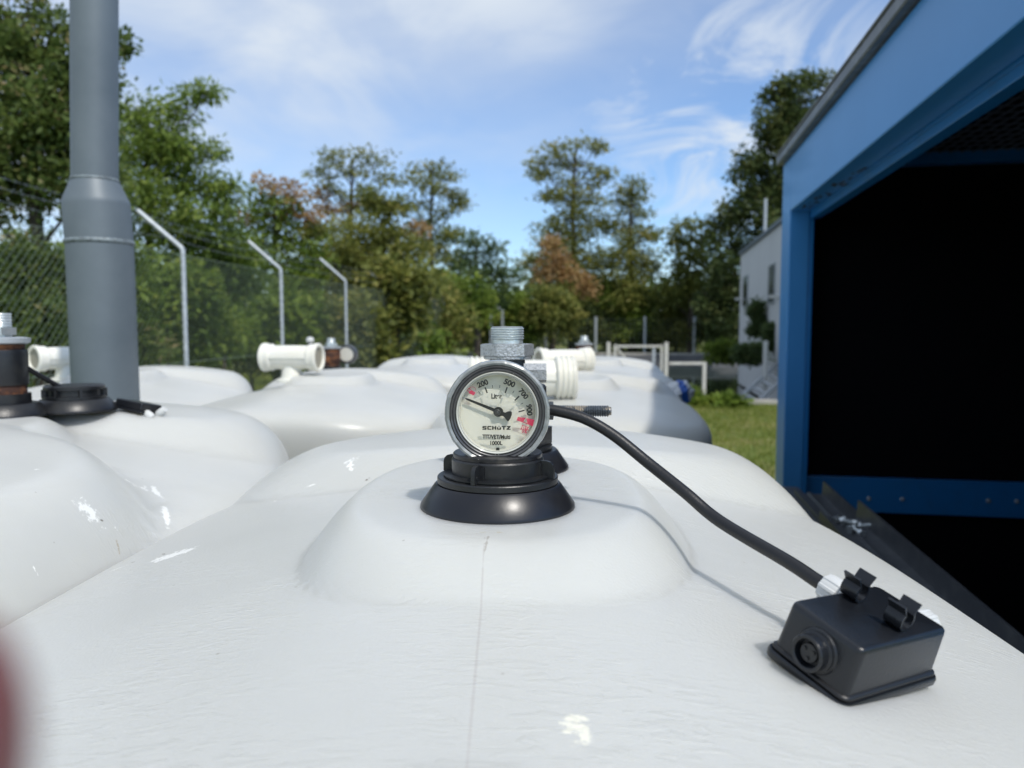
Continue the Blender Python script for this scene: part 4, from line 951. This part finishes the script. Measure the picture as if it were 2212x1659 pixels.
for i, (s_, w_, z_, an) in enumerate(((1.44, -.072, .013, 10), (1.47, -.045, .013, 70), (1.50, -.015, .013, -20), (1.56, -.055, .014, 40), (1.53, -.030, .030, 130), (1.60, -.030, .013, 95), (1.49, -.060, .028, -50))):
    c = Cx(s_, w_, 1.09 + .013 + z_ * .7); g = MB(); dv = Vector((math.cos(R(an)), math.sin(R(an)), .12)).normalized(); T = axes(c, *(lambda z, x_: (x_, z.cross(x_), z))(dv, dv.orthogonal().normalized()))
    g.poly(hexprof(.012), -.004, .008, T); thread(g, None, .0065, .008, .040, .004, T, 12)
    tag(g.build('bolt', M['zinc'], loc=c, angle=30), 'loose shiny bolt in the small pile on the grey channel', 'bolt', 'loose bolts in a pile on the grey channel')

# ------------------------------------------------------------------ trees
def blob_pts(c, rad_, n_, clump, seed=None):
    nc = max(3, int(n_ / clump)); d = rng.normal(0, 1, (nc, 3)); d = unit(d) * (rng.uniform(0, 1, (nc, 1)) ** .45)
    cc_ = np.array(c) + d * np.array(rad_)
    idx = rng.integers(0, nc, n_); ct_ = rng.uniform(0, 1, nc)
    return cc_, idx, ct_
def tree(name, label, cat, group, d, blobs, m, trunk=None, leaf=(.2, .08), dens=1.0, droop=0.0, flat=.5, clump=26, tintb=.0):
    """blobs: (x, y, rx, ry[, material]) in photo px at distance d (real metres once placed)"""
    cs = [P(b[0], b[1], d) for b in blobs]; mx_ = float(np.mean([c.x for c in cs]))
    tx = P(trunk[0], 700, d).x if trunk else mx_
    root = thing(name, (tx, d, 0), label, cat, group)
    bymat = {}
    for b, c in zip(blobs, cs):
        rx, ry = b[2] / F * d, b[3] / F * d; dep = min(rx, 2.2) * .85 if rx > ry else rx * .9
        cdy = rng.normal(0, .25) * dep
        area = b[2] * b[3]; n_ = int(dens * area / ((leaf[0] * F / d) * (leaf[1] * F / d)) * 38)
        n_ = max(200, min(n_, 40000))
        cc_, idx, ct_ = blob_pts((c.x, c.y + cdy, c.z), (rx, dep, ry), n_, clump)
        cr = max(leaf[0] * 1.1, min(rx, ry) * .30)
        pos = cc_[idx] + rng.normal(0, 1, (n_, 3)) * np.array([cr, cr, cr * flat]) * .62
        ax = unit(unit(pos - cc_[idx]) * 1.0 + rng.normal(0, .6, (n_, 3)) + np.array([0, 0, -droop])); s_ = unit(np.cross(ax, unit(rng.normal(0, .7, (n_, 3)) + np.array([0, 0, 1.2]))))
        tint = np.clip(ct_[idx] * .72 + rng.uniform(0, .26, n_) + tintb, 0, 1)
        key = b[4] if len(b) > 4 else m
        bymat.setdefault(key, []).append((pos, ax, s_, rng.uniform(.65, 1.3, n_) * leaf[0], rng.uniform(.7, 1.2, n_) * leaf[1], tint))
    for key, L_ in bymat.items():
        a = [np.concatenate([q[i] for q in L_]) for i in range(6)]
        leafmesh('crown', a[0], a[1], a[2], a[3], a[4], a[5], LM[key], root)
    if trunk:
        g = MB(); ty = P(0, trunk[1], d).z; r0 = trunk[2]
        pts_ = [Vector((tx, d, -.1)), Vector((tx + r0 * .3, d, ty * .35)), Vector((tx - r0 * .5, d + .05, ty * .7)), Vector((tx + r0 * .2, d, ty))]
        r0 *= .62; g.tube(pts_, [r0 * 1.2, r0, r0 * .75, r0 * .35], 8)
        for c, b in zip(cs, blobs):
            rr_ = b[2] / F * d; z0 = min(ty * .97, max(ty * .28, c.z - abs(c.x - tx) * .9 - .3)); st = Vector((tx, d, z0)); md = lerp(st, c, .55) + Vector((0, 0, -.06 * (c - st).length))
            g.tube([st, md, c], [r0 * .30, r0 * .18, r0 * .06], 5)
            for k in range(5):
                e_ = c + Vector((random.uniform(-.8, .8) * rr_, random.uniform(-.5, .5) * rr_, random.uniform(-.2, .7) * b[3] / F * d)); g.tube([lerp(md, c, random.uniform(.2, .9)), e_], [r0 * .08, r0 * .03], 3)
        g.build('trunk', M['bark'], root)
    return root
TG = 'trees behind the tanks'
tree('ivy_clad_tree', 'tall vine covered tree behind the fence at the left edge', 'tree', TG, 9.0,
     [(-30, 150, 90, 110), (50, 120, 75, 60), (20, 45, 60, 42), (120, 55, 45, 14), (60, 8, 60, 16), (140, 150, 60, 70), (60, 260, 110, 110), (180, 150, 80, 80), (200, 260, 60, 110), (258, 98, 24, 15), (60, 390, 120, 100), (190, 380, 90, 90), (150, 280, 80, 110), (-60, 400, 90, 160)],
     'vine', (90, 60, .14), leaf=(.085, .055), dens=.85, clump=30, flat=.9)
tree('robinia_tree', 'bright green feathery tree just right of the grey vent pipe', 'tree', TG, 12.0,
     [(300, 240, 50, 42), (350, 290, 70, 50), (385, 232, 48, 22), (425, 205, 34, 14), (450, 196, 14, 9), (310, 340, 90, 60), (400, 340, 60, 45), (430, 400, 60, 45), (480, 440, 38, 34), (330, 430, 110, 60), (440, 480, 90, 50), (380, 520, 90, 60), (500, 395, 18, 16), (455, 320, 20, 14), (470, 540, 80, 60)],
     'bright', (330, 250, .11), leaf=(.13, .040), dens=.8, droop=.5, clump=22, flat=.6)
tree('maple_tree', 'tree with orange and green leaves between vent pipe and gauge', 'tree', TG, 16.0,
     [(600, 400, 46, 22, 'orange'), (560, 430, 40, 35), (640, 430, 30, 26, 'orange'), (590, 455, 55, 30), (560, 500, 60, 45), (640, 500, 55, 45), (620, 460, 30, 22, 'orange'), (690, 500, 40, 30, 'olive'), (560, 560, 70, 60), (660, 570, 70, 60), (530, 470, 28, 20, 'orange'), (670, 470, 22, 18, 'orange'), (620, 620, 80, 60)],
     'green', (600, 420, .11), leaf=(.11, .06), dens=.60, clump=18)
tree('flat_topped_tree', 'thin tree with a wide flat airy crown, left of centre', 'tree', TG, 28.0,
     [(770, 332, 72, 12), (725, 352, 45, 16), (700, 380, 30, 22), (810, 352, 45, 12), (770, 375, 60, 14), (840, 385, 35, 16), (720, 420, 35, 24), (780, 420, 45, 18), (745, 450, 40, 20, 'orange'), (700, 450, 24, 20, 'orange'), (690, 420, 16, 14, 'orange'), (790, 455, 45, 30), (750, 500, 70, 40)],
     'olive', (765, 345, .16), leaf=(.20, .08), dens=.42, clump=14, flat=.35)
tree('flat_topped_tree', 'slim tree with tiered dark crown, nearest left of the sky gap', 'tree', TG, 29.0,
     [(925, 362, 50, 12), (960, 382, 44, 14), (900, 395, 40, 16), (985, 425, 30, 10), (940, 415, 45, 14), (890, 440, 40, 18), (955, 455, 40, 14), (990, 440, 16, 8), (925, 480, 40, 16), (970, 505, 32, 12), (900, 520, 45, 25), (945, 540, 36, 24)],
     'olive', (935, 365, .15), leaf=(.20, .075), dens=.60, clump=14, flat=.35)
tree('leafy_tree', 'broad yellow-green tree mass standing left of the gauge', 'tree', TG, 21.0,
     [(740, 540, 80, 50), (820, 500, 60, 45), (850, 450, 35, 24), (780, 590, 90, 60), (870, 560, 75, 60), (900, 500, 26, 20, 'orange'), (700, 600, 70, 60), (850, 640, 100, 70), (740, 680, 90, 70), (930, 640, 60, 60), (810, 430, 40, 26), (640, 640, 60, 50), (880, 730, 110, 60), (960, 700, 60, 70), (760, 760, 110, 50)],
     'olive', (830, 480, .20), leaf=(.14, .075), dens=1.0, clump=26)
tree('low_tree', 'low dark tree in front of the sky gap left of centre', 'tree', TG, 42.0,
     [(1020, 520, 26, 22), (1050, 545, 34, 26), (985, 560, 34, 26), (1010, 585, 60, 34), (1075, 585, 40, 26), (1050, 630, 70, 40), (1110, 600, 28, 20), (970, 510, 20, 14), (985, 640, 50, 40)],
     'pine', (1030, 530, .25), leaf=(.34, .13), dens=.75, clump=18)
tree('tall_robinia', 'tallest tree right of centre with layered feathery crown', 'tree', TG, 54.0,
     [(1255, 308, 44, 10), (1200, 330, 46, 12), (1290, 318, 16, 12), (1165, 352, 30, 9), (1230, 345, 50, 14), (1275, 362, 44, 10), (1185, 385, 38, 12), (1250, 392, 55, 14), (1310, 378, 20, 8), (1160, 372, 16, 7), (1225, 425, 60, 18), (1180, 425, 32, 10), (1280, 430, 45, 16), (1240, 460, 55, 22), (1200, 490, 45, 18), (1290, 480, 50, 26), (1240, 510, 70, 28), (1185, 530, 45, 20), (1250, 560, 90, 40), (1155, 555, 26, 14), (1180, 590, 60, 36), (1270, 610, 90, 50), (1140, 570, 22, 12)],
     'olive', (1240, 320, .32), leaf=(.38, .13), dens=.62, clump=16, flat=.35)
tree('spindly_tree', 'narrow tree with brown-green tufts right of the tallest tree', 'tree', TG, 52.0,
     [(1372, 395, 24, 12), (1350, 412, 28, 14), (1382, 425, 22, 10), (1345, 440, 30, 20), (1380, 460, 34, 14), (1350, 485, 45, 20), (1395, 500, 26, 12), (1365, 520, 45, 20), (1415, 510, 14, 7), (1335, 550, 40, 26), (1385, 560, 45, 26), (1370, 600, 60, 34), (1405, 575, 16, 14), (1350, 640, 80, 44)],
     'olive', (1362, 400, .25), leaf=(.34, .13), dens=.68, clump=16, flat=.5)
tree('autumn_tree', 'rust-orange tree in front of the tallest tree', 'tree', TG, 49.0,
     [(1188, 525, 22, 22), (1198, 560, 36, 26), (1175, 590, 30, 18), (1215, 590, 30, 16), (1262, 605, 26, 14), (1268, 628, 22, 14)], 'orange', (1195, 530, .2), leaf=(.36, .16), dens=.75, clump=18)
tree('roundish_tree', 'mid-sized olive tree left of the big dark tree', 'tree', TG, 50.0,
     [(1490, 490, 36, 16), (1468, 515, 30, 20), (1510, 520, 34, 22), (1480, 550, 42, 24), (1520, 570, 34, 30), (1465, 580, 26, 24), (1490, 610, 50, 34), (1530, 630, 50, 40), (1450, 640, 50, 36)],
     'olive', (1490, 500, .25), leaf=(.38, .17), dens=.8, clump=20, tintb=-.12)
tree('big_dark_tree', 'big dark broadleaf tree towering beside the container roof', 'tree', TG, 44.0,
     [(1760, 172, 46, 22), (1700, 185, 36, 22), (1740, 215, 60, 36), (1672, 205, 30, 20), (1690, 250, 55, 34), (1665, 290, 50, 36), (1740, 280, 60, 50), (1630, 345, 44, 30), (1690, 350, 60, 44), (1600, 372, 26, 18), (1650, 400, 55, 40), (1615, 430, 40, 26), (1700, 430, 50, 40), (1590, 465, 40, 30), (1640, 480, 60, 44), (1560, 490, 34, 24), (1580, 530, 50, 34), (1660, 540, 60, 40), (1560, 580, 40, 34), (1590, 620, 60, 50), (1550, 660, 50, 50)],
     'dark', (1680, 230, .38), leaf=(.30, .19), dens=1.0, clump=30, flat=.8)
BGp = 'bushes along the fences'
def bush(x, y, rx, ry, d, m, label, dens=.85, leaf=None, name='bush'):
    bl_ = []
    for k in range(5): bl_.append((x + random.uniform(-.45, .45) * rx, y + random.uniform(-.5, .35) * ry, rx * random.uniform(.45, .65), ry * random.uniform(.45, .65)))
    bl_.append((x, y + ry * .4, rx * .9, ry * .7))
    if dens < .65: bl_ = [(x + random.uniform(-.8, .8) * rx, y + random.uniform(-.9, .9) * ry, rx * random.uniform(.15, .4), ry * random.uniform(.12, .25)) for k in range(16)]
    return tree(name, label, 'bush', BGp, d, bl_, m, None if dens < .65 else (x, y - ry * .3, .05 * d / 12), leaf=leaf or (.013 * d, .0065 * d) if d < 30 else (.3, .14), dens=dens, clump=24)
bush(40, 560, 130, 110, 7.6, 'vine', 'brown-flecked vine thicket behind the fence at the left edge', leaf=(.075, .045))
bush(70, 700, 130, 110, 7.4, 'vine', 'low vine thicket behind the leftmost stretch of fence', leaf=(.075, .045))
bush(240, 620, 120, 120, 8.8, 'green', 'green bush half hidden by the grey vent pipe')
bush(250, 740, 120, 70, 8.8, 'vine', 'low leafy bush right behind the foot of the vent pipe')
bush(360, 600, 110, 80, 11.0, 'green', 'large dark green bush behind the first tall fence post')
bush(430, 700, 130, 90, 11.5, 'green', 'green bush low between first and second fence posts')
bush(480, 590, 100, 70, 13.0, 'bright', 'bright green bush high between first and second fence posts')
bush(590, 690, 110, 90, 15.0, 'green', 'green bush behind the second tall fence post')
bush(540, 760, 110, 45, 15.0, 'olive', 'low olive scrub between the white tee and the fence')
bush(680, 720, 110, 80, 17.5, 'dark', 'dark bush behind the third tall fence post')
bush(860, 640, 90, 100, 15.6, 'olive', 'tall yellow-green bush that swallows the last cranked posts of the fence')
bush(790, 720, 90, 90, 15.0, 'olive', 'yellow-green bush overgrowing the far end of the chain link fence')
bush(900, 740, 80, 60, 18.5, 'green', 'green bush left of the dial gauge, behind the short grey post')
bush(1000, 640, 90, 60, 40, 'green', 'green bush under the low dark tree left of the gauge')
bush(1340, 640, 120, 50, 53, 'green', 'wide green bush under the spindly tree')
bush(1230, 640, 90, 50, 53, 'olive', 'olive bush at the foot of the tallest tree')
bush(1120, 680, 90, 60, 47, 'green', 'green bush just above the metal nipple')
bush(1190, 665, 80, 60, 46, 'olive', 'yellow-green bush right of the metal nipple')
bush(1030, 700, 70, 60, 46, 'olive', 'olive scrub left of the metal nipple', dens=.7)
bush(1280, 690, 80, 60, 52, 'dark', 'dark bush behind the leftmost far fence post')
bush(1370, 690, 80, 55, 52, 'green', 'green bush behind the middle far fence post')
bush(1460, 690, 80, 60, 52, 'olive', 'olive bush between middle and right far fence posts')
bush(1550, 700, 70, 60, 50, 'dark', 'dark bush behind the right far fence post')
bush(1110, 735, 100, 25, 53, 'dark', 'low dark scrub under the bushes near the gauge top')
bush(1400, 730, 160, 22, 56, 'dark', 'long low scrub along the foot of the far fence')
bush(1560, 762, 34, 22, 23, 'green', 'green shrub on the basin bank left of the building', dens=.6, leaf=(.13, .06))
bush(1622, 765, 26, 18, 22, 'pine', 'shrub at the foot of the grey building wall', dens=.6, leaf=(.13, .06))
bush(1634, 690, 10, 44, 24.5, 'pine', 'slender shrub climbing the grey building wall', dens=.45, leaf=(.13, .06))
bush(1664, 725, 12, 26, 23, 'pine', 'slender shrub by the white upright tube', dens=.5, leaf=(.13, .06))
bush(1470, 868, 16, 6, 17.1, 'green', 'weed at the edge of the concrete strip behind the tank', dens=.6)
bush(1572, 878, 12, 7, 16.6, 'green', 'small weed tuft on the concrete strip left of the container', dens=.8)
# far-off belt of trees that closes the horizon
print('LEAVES', sum(len(o.data.polygons) for o in bpy.data.objects if o.name.startswith('crown')))
def belt():
    n_ = 26000; x = rng.uniform(-130, 150, n_); y = rng.uniform(66, 90, n_)
    hgt = 5.0 + 1.2 * np.sin(x * .13) + .8 * np.sin(x * .37 + 1); z = rng.uniform(0, 1, n_) ** .8 * hgt
    pos = np.c_[x, y, z]; ax = unit(rng.normal(0, 1, (n_, 3))); s_ = unit(np.cross(ax, rng.normal(0, 1, (n_, 3))))
    o = leafmesh('far_wood', pos, ax, s_, rng.uniform(.8, 1.5, n_), rng.uniform(.4, .7, n_), rng.uniform(0, .8, n_), LM['dark'])
    tag(o, 'far-off dark wood that closes the view behind the trees', 'wood', kind='stuff')
belt()
# far belt on the left beyond the fence
def belt2():
    n_ = 22000; t_ = rng.uniform(0, 1, n_); x = -9 - 4 * t_ * 0 + rng.uniform(-5, 0, n_) ; y = rng.uniform(6, 30, n_); x = -7.5 - (y - 6) * .12 + rng.uniform(-4, 0, n_)
    z = rng.uniform(0, 1, n_) ** .8 * (3.0 + .8 * np.sin(y * .8))
    pos = np.c_[x, y, z]; ax = unit(rng.normal(0, 1, (n_, 3))); s_ = unit(np.cross(ax, rng.normal(0, 1, (n_, 3))))
    o = leafmesh('undergrowth', pos, ax, s_, rng.uniform(.15, .28, n_), rng.uniform(.08, .14, n_), rng.uniform(0, .8, n_), LM['green'])
    tag(o, 'tangled undergrowth filling the strip behind the chain link fence', 'undergrowth', kind='stuff')
belt2()

# ------------------------------------------------------------------ the photographer's hand: its fingertip reaches the left edge
def hand():
    o_ = Vector((-.0405, .036, EYE - .030))
    root = thing('person', o_ + Vector((-.03, -.04, -.10)), 'blurred reddish fingertip reaching in at the lower left edge', 'person')
    bm = bmesh.new(); sk = bm.verts.layers.skin.verify()
    def vert(p, r_, rootf=False):
        v = bm.verts.new(p); v[sk].radius = (r_, r_); v[sk].use_root = rootf; return v
    def chain(a, pts_, rs):
        for p, r_ in zip(pts_, rs): v = vert(p, r_); bm.edges.new((a, v)); a = v
        return a
    w = vert(Vector((-.115, -.075, -.155)), .026, True)
    chain(w, [Vector((-.150, -.13, -.24)), Vector((-.19, -.20, -.36))], [.030, .036])
    palm = vert(Vector((-.092, -.045, -.105)), .024); bm.edges.new((w, palm))
    # index: goes up and forward beside the lens
    idx = vert(Vector((-.070, -.008, -.080)), .0115); bm.edges.new((palm, idx)); chain(idx, [Vector((-.052, .022, -.062)), Vector((-.0355, .034, -.038)), Vector((-.0316, .037, -.0230)), Vector((-.0292, .037, -.0132))], [.0092, .0083, .0076, .0055])
    mid = vert(Vector((-.088, .000, -.090)), .0115); bm.edges.new((palm, mid)); chain(mid, [Vector((-.078, .036, -.078)), Vector((-.066, .046, -.056)), Vector((-.062, .040, -.036))], [.0092, .0082, .0065])
    rg = vert(Vector((-.104, -.004, -.104)), .011); bm.edges.new((palm, rg)); chain(rg, [Vector((-.098, .030, -.098)), Vector((-.088, .042, -.078)), Vector((-.084, .036, -.058))], [.0088, .0078, .0062])
    pk = vert(Vector((-.118, -.014, -.118)), .010); bm.edges.new((palm, pk)); chain(pk, [Vector((-.114, .014, -.116)), Vector((-.106, .024, -.100)), Vector((-.102, .020, -.084))], [.0078, .0068, .0054])
    th = vert(Vector((-.092, -.062, -.085)), .013); bm.edges.new((palm, th)); chain(th, [Vector((-.078, -.062, -.058)), Vector((-.070, -.054, -.034)), Vector((-.067, -.048, -.020))], [.0105, .0092, .0070])
    me = bpy.data.meshes.new('hand'); bm.to_mesh(me); bm.free(); o = bpy.data.objects.new('hand', me); col.objects.link(o)
    o.parent = root; o.location = Vector((0, 0, EYE)) - root.location
    s = o.modifiers.new('skin', 'SKIN'); s.use_smooth_shade = True; s2 = o.modifiers.new('sub', 'SUBSURF'); s2.levels = 2; s2.render_levels = 2
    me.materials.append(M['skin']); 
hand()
